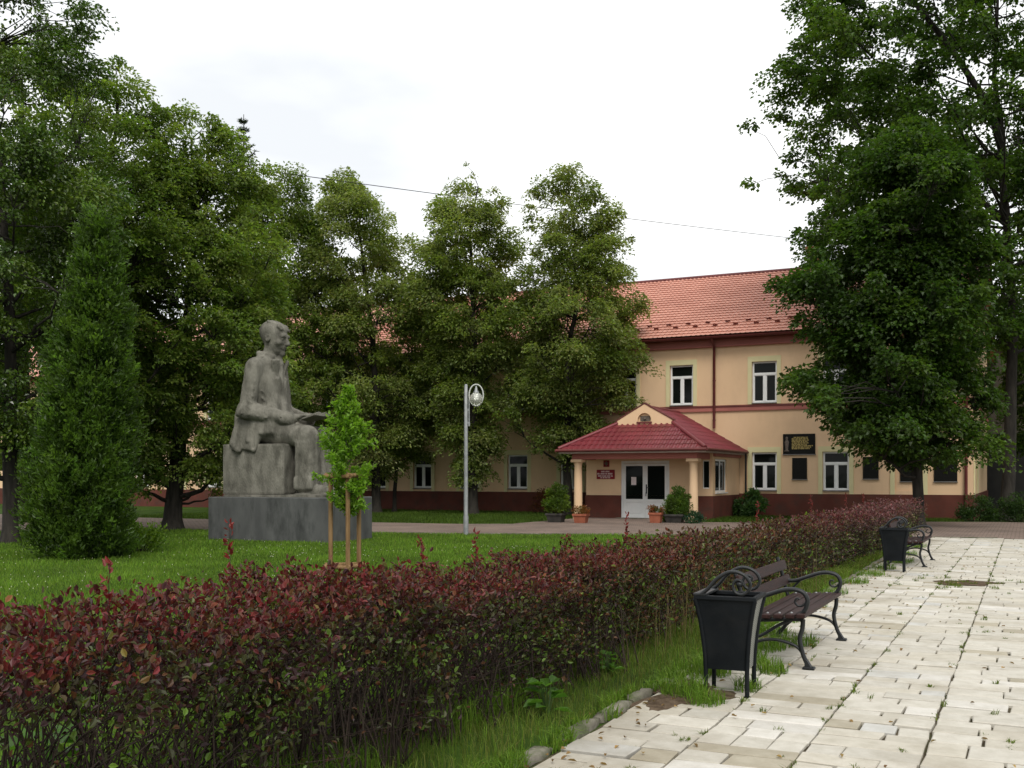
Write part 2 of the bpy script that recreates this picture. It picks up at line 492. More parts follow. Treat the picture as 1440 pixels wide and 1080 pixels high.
def make_tree(name, label, loc, prof, cols, seed, nclump=150, nleaf=40000, leaf=.16, crad=(.7, 1.15), trunk_r=.2, top=None, group='trees', inner=.3, matname='leaf', aspect=.62, bark='bark', lean=(0, 0), flat=.8, extra_limbs=(), wide=1.12, rough=.5, sprd=1.08):
    rng = np.random.default_rng(seed)
    root = empty(name, (loc[0], loc[1], 0))
    tag(root, label, 'tree', group)
    base = np.array([loc[0], loc[1], 0.0])
    prof = np.array(prof, float)
    cr, cf = np.array(CR), np.array(CF)
    zs = np.linspace(prof[0, 0], prof[-1, 0], 400)
    rr = np.interp(zs, prof[:, 0], prof[:, 2]) * wide; cc = np.interp(zs, prof[:, 0], prof[:, 1])
    ph = rng.uniform(0, 2 * PI, 8)
    def lobe(az, z):
        return 1.0 + rough * (.30 * math.sin(2 * az + ph[0] + .7 * z) + .26 * math.sin(3 * az + ph[1] - 1.1 * z) + .18 * math.sin(z * 1.6 + ph[2] + az) + .16 * math.sin(5 * az + 3.1 * z + ph[3]))
    pdf = rr ** 1.4 + .05; pdf /= pdf.sum()
    cen, crs = [], []
    tries = 0
    while len(cen) < nclump and tries < nclump * 40:
        tries += 1
        i = rng.choice(400, p=pdf)
        az = rng.uniform(0, 2 * PI)
        r0 = min(rng.uniform(*crad), rr[i] * .75 + .12)
        spray = rng.random() < .55
        if spray: r0 *= rng.uniform(.3, .6)
        rad = max(0, rr[i] * lobe(az, zs[i]) - r0 * .6) * (rng.uniform(.8, sprd) if spray else math.sqrt(rng.uniform(inner, 1.0)))
        p = np.array([0, 0, zs[i]]) + cr * (cc[i] + rad * math.cos(az)) + cf * (rad * math.sin(az) * .9)
        if cen:
            dd = np.linalg.norm((np.array(cen) - p) * np.array([1, 1, 1.5]), axis=1)
            if (dd < .6 * np.minimum(np.array(crs), r0)).any(): continue
        if inside_building((base + p)[None, :])[0]: continue
        cen.append(p); crs.append(r0)
    cen = np.array(cen); crs = np.array(crs)
    nc = len(cen)
    w = crs ** 2; w /= w.sum()
    idx = rng.choice(nc, nleaf, p=w)
    d = unit(rng.normal(0, 1, (nleaf, 3)))
    d[:, 2] = np.where(d[:, 2] < -.35, -d[:, 2], d[:, 2])
    rad = rng.uniform(0.02, 1, (nleaf, 1)) ** .45 * crs[idx][:, None]
    # lumpy clump outline made of small sprays
    sp = rng.normal(0, 1, (nc, 7, 3)); sp /= np.linalg.norm(sp, axis=2, keepdims=True)
    al = np.einsum('nkj,nj->nk', sp[idx], d).max(1)
    rad = rad * (0.62 + .55 * np.clip(al, 0, 1)[:, None] ** 3)
    off = d * rad * np.array([1, 1, flat])
    off[:, 2] -= .22 * (off[:, 0] ** 2 + off[:, 1] ** 2) / crs[idx]
    P = cen[idx] + off
    keep = ~inside_building(P + base) & (P[:, 2] > .25)
    P, d, idx = P[keep], d[keep], idx[keep]; n = len(P)
    outw = unit(np.concatenate([P[:, :2], np.zeros((n, 1))], 1))
    N = unit(d * .5 + np.array([0, 0, .85]) + outw * .25 + rng.normal(0, .38, (n, 3)))
    A = unit(d * .6 + outw * .5 + np.array([0, 0, -.45]) + rng.normal(0, .45, (n, 3)))
    L = leaf * rng.uniform(.65, 1.3, n)
    V, F, k = leaf_arrays(P, A, N, L, L * aspect)
    ccol = mix_cols(rng, nc, cols, .1)
    lc = ccol[idx] * np.exp(rng.normal(0, .2, (n, 1))) * (1 + rng.normal(0, .06, (n, 3)))
    np_mesh('crown', V, F, M[matname], root, np.repeat(np.clip(lc, .003, .6), k, 0))
    # trunk and limbs
    H = prof[-1, 0]
    top = top or H * .93
    zt = np.linspace(0, top, 14)
    ctr = np.interp(zt, prof[:, 0], prof[:, 1]) * np.clip(zt / top, 0, 1) ** 1.2
    path = np.stack([cr[0] * ctr, cr[1] * ctr, zt], 1)
    path[:, :2] += np.cumsum(rng.normal(0, .035, (14, 2)), 0) * np.clip(zt / 2, 0, 1)[:, None]
    path[0] = [0, 0, -.05]
    rt = trunk_r * (1 - .93 * (zt / top)) + .012; rt[0] *= 1.55
    zi = np.concatenate([[-.05, .12, .35], zt[1:]])
    path = np.stack([np.interp(zi, zt, path[:, 0]), np.interp(zi, zt, path[:, 1]), zi], 1)
    rad_t = np.interp(zi, zt, rt); rad_t[0] = trunk_r * 1.75; rad_t[1] = trunk_r * 1.35; rad_t[2] = trunk_r * 1.08
    V, F = tubes_arrays([path], [rad_t], 10)
    tr = np_mesh('trunk', V, F, M[bark], root, smooth=True)
    # a few main limbs leave the trunk; every other clump hangs on a fork of the nearest one
    paths, radii = [], []
    nm = max(6, nc // 9)
    order = rng.permutation(nc); mains = order[:nm]
    mp_, mr_ = [], []
    for q in cen[mains]:
        hr = math.hypot(q[0], q[1])
        z0 = max(prof[0, 0] * .8, min(q[2] - .55 * hr - .15, top * .95))
        o = np.array([np.interp(z0, path[:, 2], path[:, 0]), np.interp(z0, path[:, 2], path[:, 1]), z0])
        t = np.linspace(0, 1, 7)[:, None]
        pa = o + (q - o) * t + np.array([0, 0, -.10 * hr]) * (t * (1 - t) * 4) + rng.normal(0, .035, (7, 3)) * np.minimum(t * 3, 1) * max(hr, .4) * .5
        rb = min(.42 * np.interp(z0, path[:, 2], rad_t), .02 + .02 * np.linalg.norm(q - o))
        paths.append(pa); radii.append(rb * (1 - .85 * t[:, 0]) + .004); mp_.append(pa); mr_.append(radii[-1])
    allp = np.concatenate([p[1:6] for p in mp_] + [path[3:]]); allr = np.concatenate([r[1:6] for r in mr_] + [rad_t[3:] * .4])
    for q, r0 in zip(cen[order[nm:]], crs[order[nm:]]):
        dv = allp - q
        cost = np.linalg.norm(dv, axis=1) + np.maximum(0, dv[:, 2]) * 1.5
        k = int(np.argmin(cost)); o = allp[k]
        t = np.linspace(0, 1, 5)[:, None]; L0 = np.linalg.norm(q - o)
        paths.append(o + (q - o) * t + rng.normal(0, .05, (5, 3)) * np.minimum(t * 2, 1) * L0 + np.array([0, 0, .08 * L0]) * (t * (1 - t) * 4))
        radii.append(min(allr[k] * .8, .012 + .012 * L0) * (1 - .8 * t[:, 0]) + .003)
    for q, r0 in zip(cen, crs):
        for _ in range(2):
            dv = unit(rng.normal(0, 1, (1, 3)))[0] * np.array([1, 1, .5]) * r0 * .8
            paths.append(np.stack([q, q + dv * .5 + np.array([0, 0, .04]), q + dv])); radii.append(np.array([.010, .007, .003]))
    for pts, r0, r1 in extra_limbs:
        pts = np.array(pts, float) - base
        paths.append(pts); radii.append(np.linspace(r0, r1, len(pts)))
    V, F = tubes_arrays(paths, radii, 5)
    np_mesh('limb', V, F, M[bark], root, smooth=True)
    return root

def make_shrub(name, label, cat, loc, rx, ry, h, nleaf, leaf, cols, seed, group=None, z0=0.0, nclump=26, matname='leaf', aspect=.55, rz=0.0, stems=10, up=.5):
    rng = np.random.default_rng(seed)
    root = empty(name, (loc[0], loc[1], loc[2] if len(loc) > 2 else 0), rz)
    tag(root, label, cat, group)
    d = unit(rng.normal(0, 1, (nclump, 3))); d[:, 2] = np.abs(d[:, 2])
    rad = rng.uniform(.2, 1, (nclump, 1)) ** .5
    cen = d * rad * np.array([rx * .8, ry * .8, (h - z0) * .78]) + np.array([0, 0, z0 + (h - z0) * .12])
    idx = rng.integers(0, nclump, nleaf)
    dd = unit(rng.normal(0, 1, (nleaf, 3)))
    cr0 = .34 * min(rx, ry, h) * rng.uniform(.7, 1.4, nclump)
    P = cen[idx] + dd * cr0[idx][:, None] * rng.uniform(.1, 1, (nleaf, 1)) ** .5
    P[:, 2] = np.maximum(P[:, 2], .03 + z0 * .5)
    N = unit(dd * .5 + np.array([0, 0, .8]) + rng.normal(0, .4, (nleaf, 3)))
    A = unit(dd * .7 + np.array([0, 0, up]) + rng.normal(0, .5, (nleaf, 3)))
    L = leaf * rng.uniform(.6, 1.35, nleaf)
    V, F, k = leaf_arrays(P, A, N, L, L * aspect)
    cc = mix_cols(rng, nclump, cols, .12)
    lc = cc[idx] * np.exp(rng.normal(0, .2, (nleaf, 1)))
    np_mesh('foliage', V, F, M[matname], root, np.repeat(np.clip(lc, .003, .6), k, 0))
    paths, radii = [], []
    for q in cen[:max(stems, 4)]:
        o = np.array([q[0] * .25, q[1] * .25, 0.0])
        t = np.linspace(0, 1, 4)[:, None]
        paths.append(o + (q - o) * t + rng.normal(0, .015, (4, 3)) * t); radii.append(np.linspace(.014, .005, 4))
    V, F = tubes_arrays(paths, radii, 4)
    np_mesh('stem', V, F, M['stem'], root, smooth=True)
    return root

# ================================================================== ground and paths
g = MB(); g.quad((-600, -600, 0), (600, -600, 0), (600, 600, 0), (-600, 600, 0))
tag(g.build('ground', M['soil']), kind='structure')

NEAR = [(30, 30.6), (-.7, 29.8), (-5.0, 28.9), (-9.7, 27.4), (-14.2, 25.55), (-18.5, 24.7), (-23.1, 24.1), (-27.5, 20.5), (-40, 14.0)]
FAR = [(30, 41.5), (-1.0, 40.6), (-3.5, 39.6), (-7.6, 36.7), (-10.4, 35.9), (-11.7, 33.7), (-17.3, 31.0), (-23, 30.6), (-29.4, 30.3), (-40, 30.5), (-70, 31)]
g = MB()
pts = NEAR + [(-70, 10)] + FAR[::-1]
g.add([(x, y, .006) for x, y in pts], [tuple(range(len(pts)))])
tag(g.build('cross_path', M['blocks']), kind='structure')
# pale kerb edging along the lawn side of the cross path
kerb_edge = MB()
for (x0, y0), (x1, y1) in zip(NEAR[1:7], NEAR[2:8]):
    L = math.hypot(x1 - x0, y1 - y0); nk = int(L / 1.0)
    for k in range(nk):
        a, b = (k + .005) / nk, (k + .995) / nk
        ax, ay, bx, by = x0 + (x1 - x0) * a, y0 + (y1 - y0) * a, x0 + (x1 - x0) * b, y0 + (y1 - y0) * b
        nx, ny = (by - ay), -(bx - ax); q = math.hypot(nx, ny); nx, ny = nx / q * .08, ny / q * .08
        if ny > 0: nx, ny = -nx, -ny
        kerb_edge.add([(ax, ay, 0), (bx, by, 0), (bx + nx, by + ny, 0), (ax + nx, ay + ny, 0), (ax, ay, .035), (bx, by, .035), (bx + nx, by + ny, .035), (ax + nx, ay + ny, .035)],
                      [(4, 5, 6, 7), (0, 1, 5, 4), (1, 2, 6, 5), (2, 3, 7, 6), (3, 0, 4, 7)])
ke = kerb_edge.build('path_edging', M['concrete']); tag(ke, kind='structure')
# porch forecourt
g = MB(); g.add([(-15.6, 31.9, .010), (-10.6, 33.9, .010), (-10.45, 38.2, .010), (-15.4, 38.2, .010)], [(0, 1, 2, 3)])
tag(g.build('forecourt', M['blocks']), kind='structure')

# ------------------------------------------------------------------ paved path with its stones
bed = MB(); bed.quad((-2.45, -3, .004), (3.2, -3, .004), (3.2, 29.35, .004), (-2.45, 29.05, .004))
path_o = bed.build('paved_path', M['joint']); tag(path_o, kind='structure')
rng = np.random.default_rng(11)
strips = [-2.42, -1.78, -1.16, -.53, .10, .74, 1.36, 1.98, 2.6, 3.2]
stones = []
for si in range(len(strips) - 1):
    xa, xb = strips[si], strips[si + 1]
    y = 2.2 + rng.uniform(0, .2)
    pat = 0
    while y < 29.2:
        dep = float(np.clip(rng.normal(.225, .035), .15, .32))
        r = rng.random()
        wj = rng.normal(0, .012)
        if r < .22: cuts = [xa, xb]
        elif r < .92: cuts = [xa, xa + (xb - xa) * float(np.clip(rng.choice([.34, .42, .58, .66]) + rng.normal(0, .06), .22, .78)), xb]
        else: cuts = [xa, xa + (xb - xa) * .34, xa + (xb - xa) * .68, xb]
        for a, b in zip(cuts[:-1], cuts[1:]):
            stones.append((a, b, y, y + dep))
        y += dep
def stone_geo(a, b, y0, y1):
    gap = .005 + abs(rng.normal(0, .002))
    j = lambda: rng.normal(0, .004)
    x = [(a + gap + j(), y0 + gap + j()), (b - gap + j(), y0 + gap + j()), (b - gap + j(), y1 - gap + j()), (a + gap + j(), y1 - gap + j())]
    if rng.random() < .09:      # broken corner
        k = rng.integers(0, 4); cx, cy = (a + b) / 2, (y0 + y1) / 2
        f = rng.uniform(.03, .07); x[k] = (x[k][0] + (cx - x[k][0]) * f, x[k][1] + (cy - x[k][1]) * f)
    z = .028 + rng.normal(0, .0035)
    tx, ty = rng.normal(0, .008), rng.normal(0, .010)
    cx, cy = (a + b) / 2, (y0 + y1) / 2
    # sunken patch further up the path
    z -= .018 * math.exp(-(((cx + .8) / .7) ** 2 + ((cy - 17.0) / .9) ** 2))
    bv = .007
    lo = [(p[0], p[1], 0.0) for p in x]
    mid = [(p[0], p[1], z - .006 + tx * (p[0] - cx) + ty * (p[1] - cy)) for p in x]
    top = [(p[0] + (bv if p[0] < cx else -bv), p[1] + (bv if p[1] < cy else -bv), z + tx * (p[0] - cx) + ty * (p[1] - cy)) for p in x]
    F = [(8, 9, 10, 11)]
    for k in range(4):
        k2 = (k + 1) % 4
        F += [(k, k2, 4 + k2, 4 + k), (4 + k, 4 + k2, 8 + k2, 8 + k)]
    return lo + mid + top, F
def stone_col():
    r = rng.random()
    c = np.array([.495, .472, .415])
    if r < .07: c = np.array([.56, .54, .495])
    elif r < .12: c = np.array([.47, .466, .44])
    elif r < .17: c = np.array([.365, .332, .26])
    elif r < .5: c = np.array([.475, .447, .382])
    return c * np.array([.965, .96, .955]) * math.exp(rng.normal(0, .04))
def in_view(x, y):
    d = -math.sin(YAW) * x + math.cos(YAW) * y; a = math.cos(YAW) * x + math.sin(YAW) * y
    return d > .5 and abs(a / d) < .52 and 1480 * 1.6 / d < 430
vis = [s for s in stones if in_view((s[0] + s[1]) / 2, (s[2] + s[3]) / 2)]
vis.sort(key=lambda s: s[2] ** 2 + (s[0] + .5) ** 2 * .2)
near_s = set(vis[:300])
fv, ff, fc = [], [], []
for s in stones:
    V, F = stone_geo(*s); c = stone_col()
    if s in near_s:
        np_v = np.array(V)
        cx, cy = (s[0] + s[1]) / 2, (s[2] + s[3]) / 2
        o = np_mesh('paving_stone', np_v - np.array([cx, cy, 0]), np.array(F), M['paving'], path_o, np.tile(c, (len(V), 1)))
        o.location = (cx, cy, 0)
    else:
        b = len(fv); fv += V; ff += [tuple(i + b for i in f) for f in F]; fc += [c] * len(V)
o = np_mesh('outlying_paving_stones', np.array(fv), np.array(ff), M['paving'], path_o, np.array(fc)); tag(o, kind='stuff')

# bare earth spilling over the paving edge round the litter bin
sp_ = MB(); n_sp = 40; cpts = []
for k in range(n_sp):
    a = 2 * PI * k / n_sp; r_ = 1 + .22 * math.sin(3 * a + 1) + .12 * math.sin(7 * a) + rng.normal(0, .05)
    cpts.append((-2.22 + .30 * r_ * math.cos(a), 7.35 + .62 * r_ * math.sin(a)))
sp_.add([(-2.22, 7.35, .05)] + [(-2.22 + (x + 2.22) * .6, 7.35 + (y - 7.35) * .6, .045 + rng.normal(0, .004)) for x, y in cpts] + [(x, y, .018) for x, y in cpts],
        [(0, 1 + k, 1 + (k + 1) % n_sp) for k in range(n_sp)] + [(1 + k, 1 + n_sp + k, 1 + n_sp + (k + 1) % n_sp, 1 + (k + 1) % n_sp) for k in range(n_sp)], True)
earth = mat('brown_earth', (.06, .042, .027), (.13, .095, .065), .95, 14, 9, spec=.05, bump=.8, bscale=50)
hol = MB(); cpts = []
for k in range(n_sp):
    a = 2 * PI * k / n_sp; r_ = 1 + .25 * math.sin(2 * a + 1) + .15 * math.sin(5 * a) + rng.normal(0, .08)
    cpts.append((-.82 + .36 * r_ * math.cos(a), 17.0 + .55 * r_ * math.sin(a)))
hol.add([(-.82, 17.0, .026)] + [(x, y, .020) for x, y in cpts], [(0, 1 + k, 1 + (k + 1) % n_sp) for k in range(n_sp)], True)
tag(hol.build('silted_hollow', earth), kind='structure')
tag(sp_.build('bare_earth', earth), kind='structure')
# kerb stones between the path and the grass strip, worn and partly sunk
y = 3.0
k = 0
while y < 27.5:
    L = rng.uniform(.42, .62)
    kb = MB()
    ns, na = 7, 6
    vs, fs = [], []
    hgt = rng.uniform(.035, .06) if y < 8 else rng.uniform(.02, .04)
    for i in range(ns):
        t = i / (ns - 1); e = 1 - .35 * (abs(t - .5) * 2) ** 6
        for j in range(na):
            w = PI * j / (na - 1)
            vs.append((-2.50 + math.copysign(abs(math.cos(w)) ** .6, math.cos(w)) * .048 * e + rng.normal(0, .004), y + .012 + t * (L - .024), math.sin(w) ** .3 * hgt * e + rng.normal(0, .004)))
    for i in range(ns - 1):
        for j in range(na - 1):
            fs.append((i * na + j, i * na + j + 1, (i + 1) * na + j + 1, (i + 1) * na + j))
    kb.add(vs, fs, True)
    kb.add([vs[j] for j in range(na)], [tuple(range(na))]); kb.add([vs[(ns - 1) * na + j] for j in range(na)], [tuple(range(na))[::-1]])
    kb.build('kerb_stone', M['concrete'], path_o)
    y += L + (rng.uniform(0, .02) if rng.random() < .8 else rng.uniform(.1, .3))

# ================================================================== school building
YB = 42.0; XR = -1.8; XL = -57.0
ZE = 7.22; ZR = 11.15; DEPTH = 15.0
bld = empty('school_building', (0, 0, 0))
tag(bld, 'long two-storey peach building with salmon tiled roof and maroon plinth behind the trees', 'building')
WIN_W, WIN_WALLS = .99, []
GX = [-6.65, -9.4, -17.75, -20.3, -22.75, -25.2, -27.7, -30.2, -32.7, -35.2, -37.7, -40.2, -42.7, -45.2, -47.7, -50.2, -52.7, -55.2]
UX = [-4.0, -6.65, -9.4, -12.8, -15.25, -17.75, -20.3, -22.75, -25.2, -27.7, -30.2, -32.7, -35.2, -37.7, -40.2, -42.7, -45.2, -47.7, -50.2, -52.7, -55.2]
openings = [(x - WIN_W / 2, x + WIN_W / 2, 1.06, 2.56) for x in GX] + [(x - WIN_W / 2, x + WIN_W / 2, 4.54, 6.18) for x in UX]
openings.append((-4.0 - WIN_W / 2, -4.0 + WIN_W / 2, 1.06, 2.56))

def holed_wall(mb, x0, x1, z0, z1, y, holes, rev, axis='y', sgn=1):
    xs = sorted({x0, x1, *[h[0] for h in holes], *[h[1] for h in holes]}); zs = sorted({z0, z1, *[h[2] for h in holes], *[h[3] for h in holes]})
    P = (lambda x, d, z: (x, y + d, z)) if axis == 'y' else (lambda x, d, z: (y - d * sgn, x, z))
    for i in range(len(xs) - 1):
        for k in range(len(zs) - 1):
            cx, cz = (xs[i] + xs[i + 1]) / 2, (zs[k] + zs[k + 1]) / 2
            if any(h[0] < cx < h[1] and h[2] < cz < h[3] for h in holes): continue
            mb.quad(P(xs[i], 0, zs[k]), P(xs[i + 1], 0, zs[k]), P(xs[i + 1], 0, zs[k + 1]), P(xs[i], 0, zs[k + 1]))
    for a, b, c, d in holes:
        mb.quad(P(a, 0, c), P(a, rev, c), P(a, rev, d), P(a, 0, d)); mb.quad(P(b, 0, c), P(b, 0, d), P(b, rev, d), P(b, rev, c))
        mb.quad(P(a, 0, d), P(a, rev, d), P(b, rev, d), P(b, 0, d)); mb.quad(P(a, 0, c), P(b, 0, c), P(b, rev, c), P(a, rev, c))
w = MB(); holed_wall(w, XL, XR, .92, ZE, YB, openings, .16)
w.quad((XR, YB, .92), (XR, YB + DEPTH, .92), (XR, YB + DEPTH, ZE), (XR, YB, ZE))
w.quad((XL, YB, .92), (XL, YB, ZE), (XL, YB + DEPTH, ZE), (XL, YB + DEPTH, .92))
w.quad((XL, YB + DEPTH, .92), (XL, YB + DEPTH, ZE), (XR, YB + DEPTH, ZE), (XR, YB + DEPTH, .92))
for X in (XR - .001, XL + .001):
    w.add([(X, YB, ZE), (X, YB + DEPTH, ZE), (X, YB + DEPTH / 2, ZR - .25)], [(0, 1, 2)])
w.build('wall', M['wall'], bld)
p_ = MB(); p_.box(XL - .05, XR + .05, YB - .05, YB + DEPTH + .05, 0, .92)
p_.build('plinth', M['plinth'], bld)
# string course, cornice, fascia
s_ = MB(); s_.box(XL - .06, XR + .06, YB - .07, YB + .3, 4.24, 4.41); s_.box(XR - .3, XR + .06, YB - .07, YB + DEPTH, 4.24, 4.41)
s_.build('string_course', M['band'], bld)
s_ = MB(); s_.prism([(YB - .1, 4.41), (YB + .2, 4.41), (YB + .2, 4.48), (YB - .02, 4.48), (YB - .1, 4.44)], 'x', XL - .08, XR + .08)
s_.build('string_course_flashing', M['band_dark'], bld)
c_ = MB(); c_.box(XL - .05, XR + .05, YB - .10, YB + .3, 6.88, 7.22); c_.box(XL - .05, XR + .05, YB - .14, YB + .3, 6.84, 6.90)
c_.build('cornice', M['band'], bld)
c_ = MB(); c_.box(XL - .3, XR + .3, YB - .52, YB - .10, 7.16, 7.20); c_.build('soffit', M['band_dark'], bld)
# gutter: half round trough along the eave
gt = MB(); vs, fs = [], []
prof = [(math.cos(a) * .075, math.sin(a) * .075) for a in np.linspace(PI, 2 * PI, 7)]
for X in (XL - .3, XR + .35):
    for a, b in prof: vs.append((X, YB - .58 + a, 7.22 + b))
for j in range(6): fs.append((j, j + 1, 7 + j + 1, 7 + j))
gt.add(vs, fs, True); gt.add(vs[:7], [tuple(range(7))]); gt.add(vs[7:], [tuple(range(7))])
gt.build('gutter', M['band_dark'], bld)

# wavy pressed tiles: columns follow the wave, each course steps down onto the next
def tile_sheet(O, U, V, N, vlen, ul, ur, lam=.2, step=.36, amp=.032, lip=.038, per=6, thick=True):
    rows = []
    nrow = int(round(vlen / step)); step = vlen / nrow
    umin = min(ul(0), ul(vlen)); umax = max(ur(0), ur(vlen))
    us = np.arange(umin, umax + lam / per, lam / per)
    for r in range(nrow):
        for f, h in ((0.0, lip), (.999, 0.0)):
            v = (r + f) * step
            a, b = ul(v), ur(v)
            u = np.clip(us, a, b)
            ph = 2 * PI * u / lam
            hh = amp * (.5 + .5 * np.cos(ph) + .16 * np.cos(2 * ph)) + h
            # lower edge scallops: front of wave crest reaches further down
            vv = v - (.055 * (.5 + .5 * np.cos(ph)) if f == 0.0 else 0)
            rows.append(O[None, :] + U[None, :] * u[:, None] + V[None, :] * np.asarray(vv).reshape(-1, 1) + N[None, :] * hh[:, None])
    G = np.stack(rows); nr, ncol = G.shape[:2]
    i = np.arange(nr - 1)[:, None]; j = np.arange(ncol - 1)[None, :]
    F = np.stack([i * ncol + j, i * ncol + j + 1, (i + 1) * ncol + j + 1, (i + 1) * ncol + j], -1).reshape(-1, 4)
    Vv = G.reshape(-1, 3)
    w_ = np.linalg.norm(Vv[F[:, 0]] - Vv[F[:, 1]], axis=1) + np.linalg.norm(Vv[F[:, 3]] - Vv[F[:, 2]], axis=1)
    F = F[w_ > 1e-4]
    return Vv, F
E0 = np.array([0, YB - .62, ZE + .03]); RG = np.array([0, YB + DEPTH / 2, ZR])
vdir = (RG - E0); vlen = np.linalg.norm(vdir); vdir = vdir / vlen
ndir = np.cross([1, 0, 0], vdir)
V, F = tile_sheet(E0 + np.array([-30.0, 0, 0]), np.array([1.0, 0, 0]), vdir, ndir, vlen, lambda v: 0.0, lambda v: 30.0 + XR + .35)
roof = np_mesh('roof', V, F, M['roof'], bld)
r2 = MB()
a, b = E0 - ndir * .02, RG - ndir * .02
r2.quad((XL - .35, a[1], a[2]), (-29.98, a[1], a[2]), (-29.98, b[1], b[2]), (XL - .35, b[1], b[2]))
bk = (YB + DEPTH + .62, ZE + .03)
r2.quad((XL - .35, bk[0], bk[1]), (XL - .35, RG[1], RG[2]), (XR + .35, RG[1], RG[2]), (XR + .35, bk[0], bk[1]))
r2.quad((-30, a[1], a[2] - .06), (XR + .34, a[1], a[2] - .06), (XR + .34, b[1], b[2] - .06), (-30, b[1], b[2] - .06))
r2.build('roof_far_slope', M['roof'], roof)
rc = MB(); rc.tube([(XL - .35, RG[1], RG[2] + .01), (XR + .36, RG[1], RG[2] + .01)], .11, 10); rc.build('ridge_cap', M['band_dark'], roof)
for sx_ in (XR + .36, XL - .36):
    vg = MB()
    vg.tube([E0 * np.array([0, 1, 1]) + np.array([sx_, 0, 0.0]), RG + np.array([sx_, 0, 0.0])], .06, 6)
    vg.tube([np.array([sx_, bk[0], bk[1]]), RG + np.array([sx_, 0, 0.0])], .06, 6)
    vg.build('verge_trim', M['band_dark'], roof)
ch = MB(); ch.bbox(-9.15, -8.6, 49.6, 50.2, 10.6, 12.05, .02); ch.bbox(-9.22, -8.53, 49.53, 50.27, 12.05, 12.2, .02)
ch.build('chimney', mat('chimney_brick', (.25, .10, .06), (.32, .14, .08), .9, 9), roof)
# snow guards in two staggered rows
sgm = MB(); sgm.add([(-.10, 0, .02), (.10, 0, .02), (.10, .10, .02), (-.10, .10, .02), (-.09, -.02, .10), (.09, -.02, .10)],
                    [(0, 1, 5, 4), (0, 4, 3), (1, 2, 5), (3, 4, 5, 2)])
sg_me = sgm.mesh('snow_guard', M['band_dark'])
xk = -24.5; kk = 0
while xk < -2.2:
    v = 1.08 if kk % 2 else 1.52
    q = E0 + vdir * v + ndir * .03
    o = bpy.data.objects.new('snow_guard', sg_me); link(o, roof)
    o.location = (xk, q[1], q[2]); o.rotation_euler = (math.atan2(vdir[2], vdir[1]), 0, 0)
    xk += .42; kk += 1

# windows
def make_window(x, z0, z1, upper):
    fr = MB(); y0, y1 = YB + .09, YB + .16
    x0, x1 = x - WIN_W / 2 + .004, x + WIN_W / 2 - .004; t = .065
    zt = z0 + (z1 - z0) * .70
    fr.box(x0, x0 + t, y0, y1, z0 + .004, z1 - .004); fr.box(x1 - t, x1, y0, y1, z0 + .004, z1 - .004)
    fr.box(x0 + t, x1 - t, y0, y1, z0 + .004, z0 + t); fr.box(x0 + t, x1 - t, y0, y1, z1 - t, z1 - .004)
    fr.box(x0 + t, x1 - t, y0 - .012, y1, zt - .05, zt + .05)
    fr.box(x - .055, x + .055, y0 - .01, y1, z0 + t, zt - .05)
    # casement sashes standing a little proud of the frame
    for a, b in ((x0 + t, x - .055), (x + .055, x1 - t)):
        fr.box(a, a + .025, y0 + .015, y1, z0 + t, zt - .05); fr.box(b - .025, b, y0 + .015, y1, z0 + t, zt - .05)
        fr.box(a + .025, b - .025, y0 + .015, y1, z0 + t, z0 + t + .025); fr.box(a + .025, b - .025, y0 + .015, y1, zt - .075, zt - .05)
    f = fr.build('window', M['white'], bld)
    for a, b, c, d in ((x0 + t + .025, x - .08, z0 + t + .025, zt - .075), (x + .08, x1 - t - .025, z0 + t + .025, zt - .075), (x0 + t, x1 - t, zt + .05, z1 - t)):
        g_ = MB(); g_.box(a, b, y0 + .035, y0 + .05, c, d); g_.build('pane', M['glass'], f)
    si = MB(); si.prism([(YB - .09, z0 - .035), (YB - .09, z0 - .01), (YB + .088, z0 + .012), (YB + .088, z0 - .02)], 'x', x - WIN_W / 2 + .003, x + WIN_W / 2 - .003)
    si.build('sill', M['sill'], f)
    surround(x, z0, z1, upper, f)
    return f
def surround(x, z0, z1, upper, parent):
    s = MB(); zb = 4.485 if upper else .92; wj = .165
    s.box(x - WIN_W / 2 - wj, x - WIN_W / 2 - .002, YB - .035, YB + .02, zb, z1 + .21); s.box(x + WIN_W / 2 + .002, x + WIN_W / 2 + wj, YB - .035, YB + .02, zb, z1 + .21)
    s.box(x - WIN_W / 2 - .002, x + WIN_W / 2 + .002, YB - .035, YB + .02, z1 + .002, z1 + .21)
    s.build('surround', M['trim'], parent)
for x in GX: make_window(x, 1.06, 2.56, False)
for x in UX: make_window(x, 4.54, 6.18, True)
# blind window, walled up, with trim
bw = MB(); bw.box(-4.0 - WIN_W / 2 + .002, -4.0 + WIN_W / 2 - .002, YB + .06, YB + .16, 1.062, 2.558)
bwo = bw.build('blind_window', M['wall'], bld); surround(-4.0, 1.06, 2.56, False, bwo)

# downpipes
def downpipe(x, z1, z0, y=YB - .12, r=.055):
    d = MB(); d.tube([(x, YB - .56, 7.18), (x, YB - .45, 7.05), (x, y, 6.86), (x, y, z0)], r, 10)
    for z in np.arange(z0 + .3, 6.8, 1.6): d.tube([(x, y, z), (x, y, z + .05)], r + .014, 10)
    d.build('downpipe', M['band_dark'], bld)
downpipe(-11.4, 7.1, 3.55)
downpipe(-2.02, 7.1, .05)
pc = MB(); pc.box(XR + .002, XR + .04, YB + .7, YB + 1.3, .93, 4.23); pc.box(XR + .002, XR + .04, YB + 3.2, YB + 4.0, .93, 6.85); pc.build('corner_trim', M['trim'], bld)

